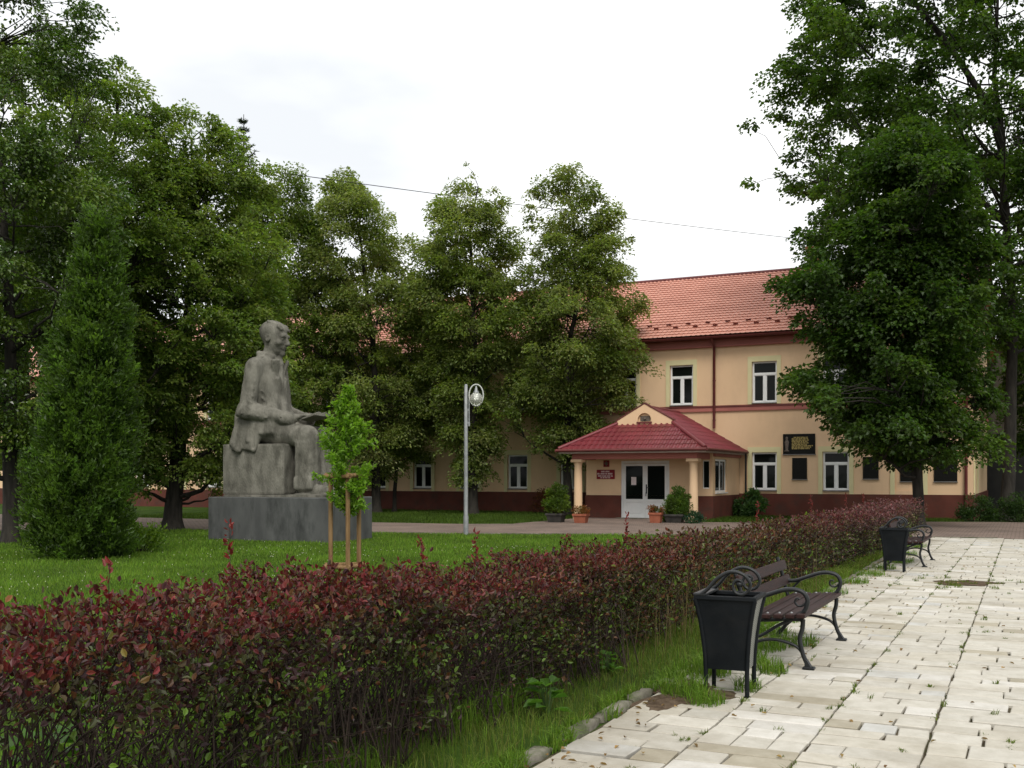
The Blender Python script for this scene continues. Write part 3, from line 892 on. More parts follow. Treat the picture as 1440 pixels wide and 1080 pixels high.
# ================================================================== entrance porch
porch = empty('entrance_porch', (-12.9, 38, 0))
tag(porch, 'entrance porch with dark red hipped roof, small arched gablet, columns and white double door', 'porch')
def PW(mb, name, m, parent=porch):
    o = mb.build(name, m, None); o.parent = parent; o.matrix_parent_inverse = Matrix.Translation((12.9, -38, 0)) if parent is porch else Matrix.Identity(4)
    return o
CX = -12.9; HW = 2.8; YE = 35.95; ZP = 2.58; SL = math.tan(R(29.8))
xa, xb, yd = -15.4, -10.4, 38.0
DX0, DX1 = -13.97, -12.05
# walls of the vestibule: front with door and side-light opening, right side with window
w = MB()
holed_wall(w, xa, xb, .88, 2.62, yd, [(DX0, DX1, .88, 2.2), (-10.78, -10.52, 1.15, 2.2)], .14)
holed_wall(w, yd, 41.95, .88, 2.62, xb, [(38.35, 40.0, 1.0, 2.25)], .14, axis='x', sgn=1)
w.quad((xa, yd, .88), (xa, yd, 2.62), (xa, 41.95, 2.62), (xa, 41.95, .88))
PW(w, 'wall', M['wall'])
w = MB(); w.prism([(xa - .03, yd - .03), (DX0, yd - .03), (DX0, yd + .3), (xa + .3, yd + .3), (xa + .3, 41.95), (xa - .03, 41.95)], 'z', 0, .88); PW(w, 'plinth', M['plinth'])
w = MB(); w.prism([(DX1, yd - .03), (xb + .03, yd - .03), (xb + .03, 41.95), (xb - .3, 41.95), (xb - .3, yd + .3), (DX1, yd + .3)], 'z', 0, .88); PW(w, 'plinth', M['plinth'])
# ceiling and beam
w = MB(); w.box(xa - .15, xb + .15, YE + .25, yd - .002, 2.50, 2.55); PW(w, 'ceiling', M['band'])
w = MB(); w.box(-15.3, -10.5, 36.35, 36.65, 2.24, 2.50); w.box(-15.3, -15.0, 36.65, yd, 2.24, 2.50); w.box(-10.8, -10.5, 36.65, yd - .002, 2.24, 2.50)
w.box(xb + .002, xb + .1, yd + .05, 41.9, 2.34, 2.5)
PW(w, 'beam', M['band'])
# columns with plinth and capital
for cx in (-15.12, -10.68):
    c = MB()
    c.lathe([(.20, 0), (.20, .12), (.165, .16), (.165, .2), (.158, .25), (.155, 1.2), (.142, 2.02), (.15, 2.04), (.15, 2.07), (.175, 2.11), (.19, 2.13)], cx, 36.5, 0, 20)
    o = PW(c, 'column', M['wall'])
    k = MB(); k.bbox(cx - .22, cx + .22, 36.28, 36.72, 2.13, 2.238, .012); k.build('capital', M['wall'], o).matrix_parent_inverse = Matrix.Identity(4)
# roof: front, right and left tile fields up to the hips
def porch_field(kind):
    if kind == 'front':
        O = np.array([CX, YE, ZP]); U = np.array([1.0, 0, 0]); Vd = np.array([0, 1.0, SL])
        lim = HW; vmax = 1.75
        f = lambda v, q=1: lim - v * math.cos(math.atan(SL))
        L = vmax / math.cos(math.atan(SL))
        ul, ur = (lambda v: -(lim - v * math.cos(math.atan(SL)))), (lambda v: lim - v * math.cos(math.atan(SL)))
    else:
        sg = 1 if kind == 'right' else -1
        O = np.array([CX + sg * HW, YE, ZP]); U = np.array([0, 1.0, 0]); Vd = np.array([-sg * 1.0, 0, SL])
        L = HW / math.cos(math.atan(SL))
        ca = math.cos(math.atan(SL))
        ul, ur = (lambda v: min(v * ca, 1.75)), (lambda v: 41.96 - YE)
    Vd = Vd / np.linalg.norm(Vd)
    Nn = np.cross(U, Vd)
    if Nn[2] < 0: Nn = -Nn
    return tile_sheet(O, U, Vd, Nn, L, ul, ur, lam=.22, step=.34, amp=.05, lip=.02)
V, F = porch_field('front'); pr = np_mesh('roof', V, F, M['roof_red'], None); pr.parent = porch; pr.matrix_parent_inverse = Matrix.Translation((12.9, -38, 0))
for kd in ('right', 'left'):
    V, F = porch_field(kd); np_mesh('roof_slope', V, F, M['roof_red'], pr)
e_ = MB()      # deck below the tiles so that nothing shows through
zt = ZP + 1.75 * SL; zr = ZP + HW * SL; ov = -.012
e_.add([(CX - HW, YE, ZP + ov), (CX + HW, YE, ZP + ov), (CX + HW - 1.75, YE + 1.75, zt + ov), (CX - HW + 1.75, YE + 1.75, zt + ov), (CX, YE + 1.75, zr + ov), (CX, 41.95, zr + ov), (CX + HW, 41.95, ZP + ov), (CX - HW, 41.95, ZP + ov)],
       [(0, 1, 2, 3), (1, 6, 5, 4, 2), (0, 3, 4, 5, 7)])
e_.build('roof_deck', M['roof_red'], pr)
hp = MB()
for sg in (1, -1): hp.tube([(CX + sg * HW, YE, ZP + .05), (CX + sg * (HW - 1.75), YE + 1.75, zt + .05)], .075, 8)
hp.tube([(CX, YE + 1.8, zr + .04), (CX, 41.95, zr + .04)], .08, 8)
hp.build('hip_cap', M['roof_red'], pr)
fl = MB(); fl.box(CX - HW, CX + HW, YE + .03, YE + .06, ZP - .13, ZP - .03); fl.box(CX + HW - .06, CX + HW - .03, YE + .06, 41.9, ZP - .13, ZP - .03); fl.box(CX - HW + .03, CX - HW + .06, YE + .06, 41.9, ZP - .13, ZP - .03)
fl.box(CX - HW + .06, CX + HW - .06, YE + .06, 36.34, ZP - .125, ZP - .09); fl.box(CX + HW - .5, CX + HW - .062, 36.35, 41.9, ZP - .125, ZP - .09)
fl.build('fascia', mat('pale_fascia', (.42, .33, .29), (.48, .38, .33), .7, 3), pr)
gu = MB()
for P0, P1 in (((CX - HW - .06, YE - .06), (CX + HW + .06, YE - .06)), ((CX + HW + .06, YE - .06), (CX + HW + .06, 41.9)), ((CX - HW - .06, YE - .06), (CX - HW - .06, 41.9))):
    gu.tube([(*P0, ZP - .02), (*P1, ZP - .02)], .055, 8)
gu.build('gutter', M['band_dark'], pr)
dp = MB(); dp.tube([(CX + HW + .03, 41.7, ZP - .05), (CX + HW + .03, 41.7, .05)], .04, 8); dp.build('downpipe', M['iron'], pr)
# gablet with arched niche
ga = MB(); yg = YE + 1.66
gw, gz0, gz1 = 1.08, zt - .10, zt + .73
out = [(CX - gw, gz0), (CX + gw, gz0), (CX + gw, gz0 + .22), (CX, gz1), (CX - gw, gz0 + .22)]
nr_, nzb = .27, gz0 + .17
arch = [(CX + nr_ * math.cos(a), nzb + .06 + nr_ * math.sin(a)) for a in np.linspace(0, PI, 11)] + [(CX - nr_, nzb), (CX + nr_, nzb)]
bm = bmesh.new()
vo = [bm.verts.new((x, yg, z)) for x, z in out]; vi = [bm.verts.new((x, yg, z)) for x, z in arch]
eo = [bm.edges.new((vo[i], vo[(i + 1) % 5])) for i in range(5)]; ei = [bm.edges.new((vi[i], vi[(i + 1) % len(vi)])) for i in range(len(vi))]
bmesh.ops.triangle_fill(bm, use_beauty=True, edges=eo + ei)
bm.verts.index_update()
ga.add([v.co[:] for v in bm.verts], [[v.index for v in f.verts] for f in bm.faces]); bm.free()
n_ = len(arch)
for i in range(n_):
    (x0, z0), (x1, z1) = arch[i], arch[(i + 1) % n_]
    ga.quad((x0, yg, z0), (x1, yg, z1), (x1, yg + .1, z1), (x0, yg + .1, z0))
ga.add([(x, yg + .1, z) for x, z in arch], [tuple(range(n_))])
for i in range(5):
    (x0, z0), (x1, z1) = out[i], out[(i + 1) % 5]
    ga.quad((x0, yg, z0), (x1, yg, z1), (x1, yg + .22, z1), (x0, yg + .22, z0))
ga.add([(x, yg + .22, z) for x, z in out], [tuple(range(5))])
gbo = PW(ga, 'gablet', M['wall'])
ns_ = MB(); ns_.box(CX - nr_ - .03, CX + nr_ + .03, yg - .04, yg + .09, nzb - .06, nzb); ns_.build('niche_sill', M['band_dark'], gbo)
nv = MB(); nv.box(CX - .19, CX + .19, yg + .085, yg + .098, nzb + .03, nzb + .22); nv.lathe([(.05, 0), (.05, .03), (.02, .05)], CX, yg + .06, nzb + .1, 10); nv.build('vent_grille', M['relief'], gbo)
cp = MB()
for sg in (1, -1): cp.prism([(CX + sg * (gw + .05), gz0 + .20), (CX + sg * (gw + .05), gz0 + .24), (CX, gz1 + .06), (CX, gz1 + .015)], 'y', yg - .02, yg + .28)
cp.build('coping', M['band_dark'], gbo)
for k in MB,: pass
gr = MB()   # little roof running back from the gablet into the ridge
for sg in (1, -1): gr.quad((CX + sg * (gw + .02), yg + .22, gz0 + .2), (CX, yg + .22, gz1), (CX, 41.9, zr + .06), (CX + sg * .3, yg + 1.2, zr - .12))
gr.build('gablet_roof', M['roof_red'], gbo)
# double door
d = MB(); y0, y1 = yd + .03, yd + .11
d.box(DX0 + .003, DX0 + .09, y0, y1, .02, 2.197); d.box(DX1 - .09, DX1 - .003, y0, y1, .02, 2.197); d.box(DX0 + .09, DX1 - .09, y0, y1, 2.10, 2.197)
xm = (DX0 + DX1) / 2
leafs = ((DX0 + .095, xm - .004), (xm + .004, DX1 - .095))
for a, b in leafs:
    for q in ((a, a + .09, .02, 2.09), (b - .09, b, .02, 2.09), (a + .09, b - .09, 2.0, 2.09), (a + .09, b - .09, .62, .74), (a + .09, b - .09, .02, .12)):
        d.box(q[0], q[1], y0 - .015, y1 - .02, q[2], q[3])
dro = PW(d, 'door', M['white'])
for a, b in leafs:
    q = MB(); q.box(a + .09, b - .09, y0 + .01, y0 + .03, .74, 2.0); q.build('pane', M['glass'], dro)
    q = MB(); q.box(a + .09, b - .09, y0 + .012, y0 + .03, .12, .62); q.bbox(a + .15, b - .15, y0 - .004, y0 + .014, .18, .56, .008); q.build('lower_panel', M['white'], dro)
q = MB(); q.tube([(xm + .05, y0 - .02, 1.18), (xm + .05, y0 - .07, 1.18), (xm + .17, y0 - .07, 1.18)], .012, 6); q.box(xm + .03, xm + .075, y0 - .024, y0 - .014, .95, 1.3); q.tube([(xm + .05, y0 - .07, .86), (xm + .05, y0 - .07, 1.02)], .013, 6)
q.build('handle', M['iron'], dro)
# side-light in the front wall and window in the side wall
q = MB(); q.box(-10.778, -10.522, yd + .06, yd + .1, 1.152, 1.19); q.box(-10.778, -10.522, yd + .06, yd + .1, 2.16, 2.198); q.box(-10.778, -10.75, yd + .06, yd + .1, 1.19, 2.16); q.box(-10.55, -10.522, yd + .06, yd + .1, 1.19, 2.16)
so = PW(q, 'window', M['white']); q = MB(); q.box(-10.75, -10.55, yd + .075, yd + .09, 1.19, 2.16); q.build('pane', M['glass'], so)
q = MB(); X0, X1 = xb - .1, xb - .05
for a, b, c, e in ((38.352, 38.43, 1.002, 2.248), (39.92, 39.998, 1.002, 2.248), (38.43, 39.92, 1.002, 1.08), (38.43, 39.92, 2.17, 2.248), (39.14, 39.22, 1.08, 2.17)):
    q.box(X0, X1, a, b, c, e)
so = PW(q, 'window', M['white'])
for a, b in ((38.43, 39.14), (39.22, 39.92)):
    q = MB(); q.box(X0 + .015, X0 + .03, a, b, 1.08, 2.17); q.build('pane', M['glass'], so)
q = MB(); q.box(xb - .1, xb + .06, 38.33, 40.02, .96, .998); q.build('sill', M['white'], so)
st = MB(); st.box(DX0 - .1, DX1 + .1, yd - .35, yd - .032, .005, .035); PW(st, 'door_step', M['concrete'])

# ================================================================== signs and plaques
rngt = random.Random(5)
def text_bars(mb, x0, x1, y, z, h, rnd, words=True):
    """unreadable lettering: strokes grouped into words"""
    x = x0
    while x < x1 - h * .4:
        n = rnd.randint(3, 9)
        for _ in range(n):
            wv = h * rnd.uniform(.28, .5)
            if x + wv > x1: break
            mb.box(x, x + wv * .72, y - .004, y, z, z + h * rnd.choice([1, 1, .8]))
            x += wv
        x += h * .5
sgn = MB(); sgn.bbox(-14.96, -14.22, yd - .03, yd - .003, 1.50, 1.86, .006)
so = sgn.build('entrance_sign', M['signred']); tag(so, 'small red sign with white lettering on the wall left of the white door', 'sign')
t = MB()
for (a, b, z, h) in ((-14.77, -14.42, 1.765, .055), (-14.93, -14.26, 1.675, .06), (-14.90, -14.29, 1.595, .05), (-14.80, -14.38, 1.53, .045)): text_bars(t, a, b, yd - .0305, z, h, rngt)
t.build('lettering', M['signwhite'], so)['kind'] = 'stuff'
em = MB(); em.bbox(-14.68, -14.44, yd - .03, yd - .003, 1.97, 2.22, .008)
eo_ = em.build('emblem_plate', M['signred']); tag(eo_, 'small dark red square emblem plate above the red sign', 'plate')
t = MB(); t.prism([(-14.56, 2.00), (-14.50, 2.06), (-14.47, 2.15), (-14.52, 2.13), (-14.54, 2.18), (-14.56, 2.20), (-14.58, 2.18), (-14.60, 2.13), (-14.65, 2.15), (-14.62, 2.06)], 'y', yd - .036, yd - .0305); t.build('emblem', M['relief'], eo_)
npz = MB(); npz.box(-13.57, -13.37, yd + .032, yd + .037, 1.28, 1.58)
tag(npz.build('paper_notice', M['paper']), 'white paper notice taped inside the left door pane', 'notice')
npz.v  # keep
def plaque(x, z, w_, h_, label, name='wall_plaque', relief=False, bars=0, cat='plaque', y=None):
    y = YB if y is None else y
    q = MB(); q.bbox(x - w_ / 2, x + w_ / 2, y - .05, y - .004, z - h_ / 2, z + h_ / 2, .01)
    o = q.build(name, M['plaque']); tag(o, label, cat, 'memorial plaques on the facade')
    if bars:
        t = MB(); n = bars
        for i in range(n):
            zz = z + h_ * .30 - i * h_ * .62 / n
            a = x - w_ * (.22 if relief else .4) + (rngt.uniform(.02, .16) if i in (0,) else 0); b = x + w_ * .44 - (rngt.uniform(0, .28))
            text_bars(t, a, b, y - .0505, zz, h_ * .055, rngt)
        t.build('lettering', M['gold'], o)['kind'] = 'stuff'
    fr = MB()
    for a, b, c, d_ in ((x - w_ / 2, x + w_ / 2, z - h_ / 2 - .03, z - h_ / 2), ):
        fr.bbox(a - .02, b + .02, y - .075, y - .004, c, d_ + .004, .006)
    fr.build('ledge', M['sill'], o)
    if relief:
        t = MB(); bx = x - w_ * .38
        t.lathe([(.0, -.3), (.10, -.29), (.095, -.26), (.05, -.22), (.06, -.1), (.085, .08), (.06, .14), (.03, .17), (.05, .21), (.045, .27), (.0, .3)], bx, y - .05, z, 12, cap=False)
        for i in range(len(t.v)): t.v[i] = (t.v[i][0], y - .0495 + (t.v[i][1] - (y - .05)) * .3, t.v[i][2])
        t.build('figure_relief', M['relief'], o)
    return o
plaque(-8.04, 2.87, 1.24, .80, 'wide black plaque with gold lettering and a relief figure at its left', relief=True, bars=9)
plaque(-8.02, 1.91, .57, .84, 'small black plaque directly under the wide gold-lettered plaque')
plaque(-5.36, 1.93, .57, .84, 'small black plaque between the white window and the blind window')
plaque(-4.0, 1.9, .62, .98, 'black plaque set inside the walled-up window behind the tree trunk', y=YB + .06)
plaque(-2.72, 1.93, .80, 1.04, 'large black plaque nearest the right corner of the building')

# annex behind, right of the building
ax = empty('annex_building', (3, 57, 0)); tag(ax, 'grey-brown annex with dark lower boards beyond the right corner', 'building')
def AW(mb, name, m):
    o = mb.build(name, m); o.parent = ax; o.matrix_parent_inverse = Matrix.Translation((-3, -57, 0)); return o
q = MB(); q.box(-6, 14, 57.6, 66, 3.7, 8.0); AW(q, 'wall', M['annex'])
q = MB(); q.box(-6, 14, 57.5, 66, 0, 3.55); AW(q, 'boarded_wall', M['annex_dark'])
q = MB(); q.box(-1.8, 14.1, 57.2, 66, 3.55, 3.7); AW(q, 'ledge', M['iron'])
q = MB(); q.box(-1.9, 14.2, 57.3, 66.2, 8.0, 8.25); AW(q, 'roof', M['annex_dark'])

# ================================================================== monument
class SDF:
    """distance field of a body, read out as one continuous surface"""
    def __init__(s, lo, hi, h):
        s.lo = np.array(lo, float); s.h = h
        s.n = np.ceil((np.array(hi) - s.lo) / h).astype(int) + 1
        s.D = np.full(s.n, .3, dtype=np.float32)
    def _grid(s, lo, hi, m):
        a = np.maximum(((np.array(lo) - m - s.lo) / s.h).astype(int), 0); b = np.minimum(((np.array(hi) + m - s.lo) / s.h).astype(int) + 2, s.n)
        sl = tuple(slice(int(x), int(y)) for x, y in zip(a, b))
        ax_ = [s.lo[i] + s.h * np.arange(a[i], b[i]) for i in range(3)]
        return sl, np.stack(np.meshgrid(*ax_, indexing='ij'), -1)
    def _mix(s, sl, d, k, sub=False):
        A = s.D[sl]
        if sub:
            s.D[sl] = np.maximum(A, -d) if k <= 0 else np.where(True, -s._smin(-A, d, k), 0)
        else:
            s.D[sl] = s._smin(A, d, k)
    @staticmethod
    def _smin(a, b, k):
        hh = np.clip(.5 + .5 * (b - a) / k, 0, 1)
        return b + (a - b) * hh - k * hh * (1 - hh)
    def ell(s, c, r, k=.02, rot=None, sub=False):
        c = np.array(c, float); r = np.array(r, float); m = r.max()
        sl, P = s._grid(c - m, c + m, .06)
        q = P - c
        if rot is not None: q = q @ np.array(rot)
        k0 = np.linalg.norm(q / r, axis=-1); k1 = np.linalg.norm(q / (r * r), axis=-1) + 1e-9
        s._mix(sl, (k0 * (k0 - 1) / k1), k, sub)
    def cap(s, a, b, ra, rb=None, k=.02, sub=False):
        a = np.array(a, float); b = np.array(b, float); rb = ra if rb is None else rb
        m = max(ra, rb)
        sl, P = s._grid(np.minimum(a, b) - m, np.maximum(a, b) + m, .06)
        ab = b - a; t = np.clip(((P - a) @ ab) / max(ab @ ab, 1e-12), 0, 1)
        s._mix(sl, np.linalg.norm(P - a - t[..., None] * ab, axis=-1) - (ra + (rb - ra) * t), k, sub)
    def box(s, c, hf, r=.01, k=.015, rot=None):
        c = np.array(c, float); hf = np.array(hf, float); m = np.linalg.norm(hf)
        sl, P = s._grid(c - m, c + m, .05)
        q = P - c
        if rot is not None: q = q @ np.array(rot)
        q = np.abs(q) - (hf - r)
        s._mix(sl, np.linalg.norm(np.maximum(q, 0), axis=-1) + np.minimum(q.max(-1), 0) - r, k)
    def surface(s):
        D = s.D; ins = D < 0
        nx, ny, nz = D.shape
        cs = (nx - 1, ny - 1, nz - 1)
        cnt = np.zeros(cs, np.float32); acc = np.zeros(cs + (3,), np.float32)
        cor = [(i, j, k) for i in (0, 1) for j in (0, 1) for k in (0, 1)]
        def blk(A, o): return A[o[0]:o[0] + cs[0], o[1]:o[1] + cs[1], o[2]:o[2] + cs[2]]
        for o in cor:
            for axx in range(3):
                if o[axx]: continue
                o2 = list(o); o2[axx] = 1
                a, b = blk(D, o), blk(D, o2)
                cr_ = (a < 0) != (b < 0)
                t = np.where(cr_, a / np.where(cr_, a - b, 1), 0)
                cnt += cr_
                for q in range(3):
                    acc[..., q] += cr_ * (o[q] + (t if q == axx else 0))
        act = cnt > 0
        idx = np.full(cs, -1, np.int64); idx[act] = np.arange(act.sum())
        base = np.stack(np.nonzero(act), -1)
        V = s.lo + s.h * (base + acc[act] / cnt[act][:, None])
        Fs = []
        for axx in range(3):
            o = [slice(None)] * 3; o2 = [slice(None)] * 3
            o[axx] = slice(0, -1); o2[axx] = slice(1, None)
            A, B = ins[tuple(o)], ins[tuple(o2)]
            e = np.stack(np.nonzero(A != B), -1)
            b1, b2 = [q for q in range(3) if q != axx]
            ok = (e[:, b1] > 0) & (e[:, b2] > 0) & (e[:, b1] < cs[b1]) & (e[:, b2] < cs[b2])
            e = e[ok]; sgn_ = A[tuple(e.T)]
            def cell(d1, d2):
                c = e.copy(); c[:, b1] -= d1; c[:, b2] -= d2
                return idx[tuple(c.T)]
            f = np.stack([cell(1, 1), cell(0, 1), cell(0, 0), cell(1, 0)], -1)
            flip = ~sgn_ if axx != 1 else sgn_
            f[flip] = f[flip][:, ::-1]
            Fs.append(f)
        return V, np.concatenate(Fs)

S = 3.25
mon = empty('seated_statue', (-16.89, 21.65, 0), R(5))
tag(mon, 'grey stone statue of a seated man with a book on a dark plinth', 'statue')
pl = MB(); pl.bbox(-1.8, 1.8, -1.0, 1.0, -.05, 1.085, .02)
# joints between the facing slabs: recessed lines
plo = pl.build('plinth', M['stone_plinth'], mon)
jt = MB()
for x in (-.55, .88): jt.box(x - .006, x + .006, -1.004, -.997, 0, 1.07)
jt.build('slab_joint', M['stone_plinth'], plo)['kind'] = 'stuff'
ins_ = MB()
r_ = random.Random(3)
for row, zz in enumerate((.92, .80)):
    yy = -.2
    for wd in ((.10, .2, .34) if row == 0 else (.22, .34)):
        for k in range(int(wd / .05)):
            ins_.box(1.799, 1.803, yy, yy + .03, zz, zz + .085); ins_.box(1.799, 1.803, yy + .03, yy + .045, zz + (.0 if k % 2 else .06), zz + (.025 if k % 2 else .085)); yy += .055
        yy += .06
ins_.build('inscription', M['plaque'], plo)['kind'] = 'stuff'
# base slab and seat block, slightly rough-hewn
def rough_block(x0, x1, y0, y1, z0, z1, seed, n=22, amp=.012, bev=.03):
    bm = bmesh.new(); bmesh.ops.create_cube(bm, size=1)
    bmesh.ops.subdivide_edges(bm, edges=bm.edges[:], cuts=n, use_grid_fill=True)
    rg = np.random.default_rng(seed)
    from mathutils import noise
    for v in bm.verts:
        c = v.co.copy()
        p = Vector((x0 + (c.x + .5) * (x1 - x0), y0 + (c.y + .5) * (y1 - y0), z0 + (c.z + .5) * (z1 - z0)))
        nv_ = noise.noise_vector(p * 2.1 + Vector((seed, 0, 0))) * amp + noise.noise_vector(p * 6) * amp * .5
        # soften edges
        e = sum(1 for q in c if abs(abs(q) - .5) < 1e-4)
        if e >= 2: nv_ -= Vector([math.copysign(1, q) if abs(abs(q) - .5) < 1e-4 else 0 for q in c]) * bev * .5
        v.co = p + nv_
    mb = MB(); bm.verts.index_update()
    mb.add([v.co[:] for v in bm.verts], [[v.index for v in f.verts] for f in bm.faces], False); bm.free()
    return mb
rough_block(-1.50, 1.35, -.78, .78, 1.082, 1.15, 5, amp=.006, bev=.015).build('base_slab', M['stone'], mon)
rough_block(-1.54, .28, -.75, .75, 1.145, 2.42, 2, amp=.010, bev=.02).build('seat_block', M['stone'], mon)

f = SDF((-.38, -.40, -.03), (.70, .40, 1.38), .006)
# torso in the buttoned coat
f.ell((-.03, 0, .53), (.17, .205, .14), .05)
f.ell((-.018, 0, .68), (.150, .180, .24), .06)
f.ell((-.022, 0, .86), (.142, .190, .20), .06)
f.cap((-.035, -.150, .972), (-.035, .150, .972), .066, .066, .05)
f.ell((-.015, 0, 1.010), (.085, .125, .055), .05)
f.cap((-.01, 0, 1.02), (.032, 0, 1.14), .066, .058, .03)
# coat skirt: a sheet laid over the hips, hanging past the edge of the block
def rz_(a, b=0.0): return np.array(Matrix.Rotation(a, 3, 'Y') @ Matrix.Rotation(b, 3, 'X'))
for sg in (-1, 1):
    f.box((-.065, sg * .222, .475), (.125, .026, .118), .024, .03, rz_(R(14), sg * R(6)))
    f.box((.045, sg * .200, .530), (.13, .026, .070), .024, .03, rz_(R(-8), sg * R(6)))
    f.cap((-.165, sg * .18, .58), (-.155, sg * .232, .38), .026, .034, .02)
    f.cap((-.12, sg * .19, .60), (-.125, sg * .246, .36), .018, .028, .012)
    f.cap((-.04, sg * .20, .60), (-.03, sg * .246, .43), .014, .022, .012)
    f.cap((.04, sg * .20, .60), (.07, sg * .228, .49), .014, .018, .012)
    f.cap((-.085, sg * .262, .56), (-.085, sg * .270, .33), .012, .016, .010, sub=True)
    f.cap((.0, sg * .258, .60), (.02, sg * .258, .38), .010, .014, .010, sub=True)
f.box((-.165, 0, .54), (.030, .19, .14), .03, .04, rz_(R(-14)))
# thighs and straight wide trouser legs
for sg in (-1, 1):
    kx = .425 if sg < 0 else .405
    y0 = sg * .115
    f.cap((.03, sg * .10, .50), (kx - .02, y0, .462), .100, .080, .04)
    f.ell((kx, y0, .462), (.078, .080, .078), .03)
    f.cap((kx, y0, .45), (kx - .005, y0, .105), .074, .086, .02)
    f.box((kx - .012, y0, .25), (.078, .080, .20), .045, .02)
    f.cap((kx + .066, y0 + sg * .006, .47), (kx + .078, y0, .11), .012, .012, .014)          # pressed crease
    f.cap((kx - .085, y0, .40), (kx - .095, y0, .11), .016, .024, .03)
    f.cap((kx + .045, y0 - .092, .50), (kx + .02, y0 - .104, .0), .010, .014, .014, sub=True)
    f.cap((kx - .03, y0 - .094, .52), (kx - .055, y0 - .104, .0), .010, .014, .014, sub=True)
    f.box((kx - .006, y0, .10), (.084, .083, .050), .02, .02)                                  # hem over the shoe
    f.ell((kx + .10, y0 + sg * .006, .042), (.130, .054, .048), .008)
    f.ell((kx - .02, y0, .05), (.085, .050, .050), .015)
    f.box((kx + .07, y0 + sg * .006, .014), (.165, .052, .014), .008, .006)
# coat fronts over the lap
f.cap((.065, -.07, .72), (.16, -.165, .555), .050, .036, .04)
f.cap((.065, .07, .72), (.16, .165, .555), .050, .036, .04)
f.cap((.10, 0, .70), (.13, 0, .56), .05, .05, .04)
# lapels, shirt front and collar
for sg in (-1, 1):
    f.box((.088, sg * .070, .945), (.014, .036, .085), .010, .006, np.array(Matrix.Rotation(R(14), 3, 'Y') @ Matrix.Rotation(sg * R(-16), 3, 'X') @ Matrix.Rotation(sg * R(26), 3, 'Z')))
    f.box((.106, sg * .038, .82), (.012, .026, .085), .009, .006, np.array(Matrix.Rotation(R(4), 3, 'Y') @ Matrix.Rotation(sg * R(-20), 3, 'X') @ Matrix.Rotation(sg * R(16), 3, 'Z')))
    f.cap((.108, sg * .012, .73), (.118, sg * .014, .60), .012, .014, .012)
f.cap((.088, 0, 1.0), (.100, 0, .80), .030, .020, .010)
f.cap((.090, 0, 1.04), (.098, 0, 1.0), .020, .024, .006)     # tie knot
f.cap((.128, 0, .74), (.146, 0, .58), .007, .007, .006, sub=True)
for z in (.70, .635): f.ell((.128, -.022, z), (.010, .011, .011), .003)
f.cap((-.055, -.064, 1.065), (.055, -.056, 1.045), .024, .020, .010); f.cap((-.055, .064, 1.065), (.055, .056, 1.045), .024, .020, .010); f.cap((-.06, -.06, 1.07), (-.06, .06, 1.07), .026, .026, .015)
# sleeves: nearly straight tubes with a sharp bend at the elbow
for sg in (-1, 1):
    ex = -.060 if sg < 0 else -.02
    f.cap((-.035, sg * .192, .958), (ex, sg * .255, .672), .072, .068, .02)
    f.cap((ex, sg * .255, .668), (.245, sg * .148, .602), .070, .052, .015)
    f.cap((ex - .055, sg * .262, .69), (ex - .045, sg * .275, .64), .024, .024, .02)
    f.cap((.232, sg * .153, .604), (.262, sg * .141, .598), .058, .057, .006)                  # cuff
    for q, (z, t) in enumerate(((.90, .035), (.85, .0), (.80, .03), (.755, -.01), (.715, .01))):   # drag folds
        f.cap((-.088, sg * (.232 + .016 * q), z + t), (.012, sg * (.246 + .014 * q), z - .04), .006, .004, .016)
    for q in range(4):                                                                        # forearm folds
        x = -.02 + q * .06
        f.cap((x - .03, sg * (.315 - q * .022), .640 - q * .012), (x + .03, sg * (.235 - q * .02), .715 - q * .018), .006, .004, .014)
    f.cap((.060, sg * .160, .97), (.045, sg * .200, .66), .010, .012, .016, sub=True)           # gap between arm and chest
for q in range(3):                                                                            # folds across the coat
    f.cap((.04, -.18, .80 - q * .05), (.10, -.05, .70 - q * .045), .006, .005, .018)
    f.cap((.04, .18, .80 - q * .05), (.10, .05, .70 - q * .045), .006, .005, .018)
# drawn lines: lapel edges, coat opening, pocket, armhole, collar and trouser sides cut as narrow grooves
for sg in (-1, 1):
    f.cap((.100, sg * .112, .985), (.128, sg * .098, .885), .007, .007, .003, sub=True)
    f.cap((.128, sg * .098, .885), (.146, sg * .020, .735), .007, .007, .003, sub=True)
    f.cap((.112, sg * .115, .93), (.130, sg * .065, .945), .006, .005, .003, sub=True)          # lapel notch
    f.cap((.108, sg * .046, 1.015), (.128, sg * .012, .83), .007, .006, .003, sub=True)         # shirt edge
    f.cap((.02, sg * .120, 1.045), (-.10, sg * .175, .93), .006, .006, .004, sub=True)          # shoulder seam
    f.cap((.09, sg * .165, .665), (.135, sg * .085, .655), .006, .006, .003, sub=True)          # pocket
    f.cap((.238, sg * .215, .60), (.225, sg * .095, .615), .006, .006, .003, sub=True)          # cuff edge
f.cap((-.085, -.07, 1.095), (-.085, .07, 1.095), .010, .010, .004, sub=True)
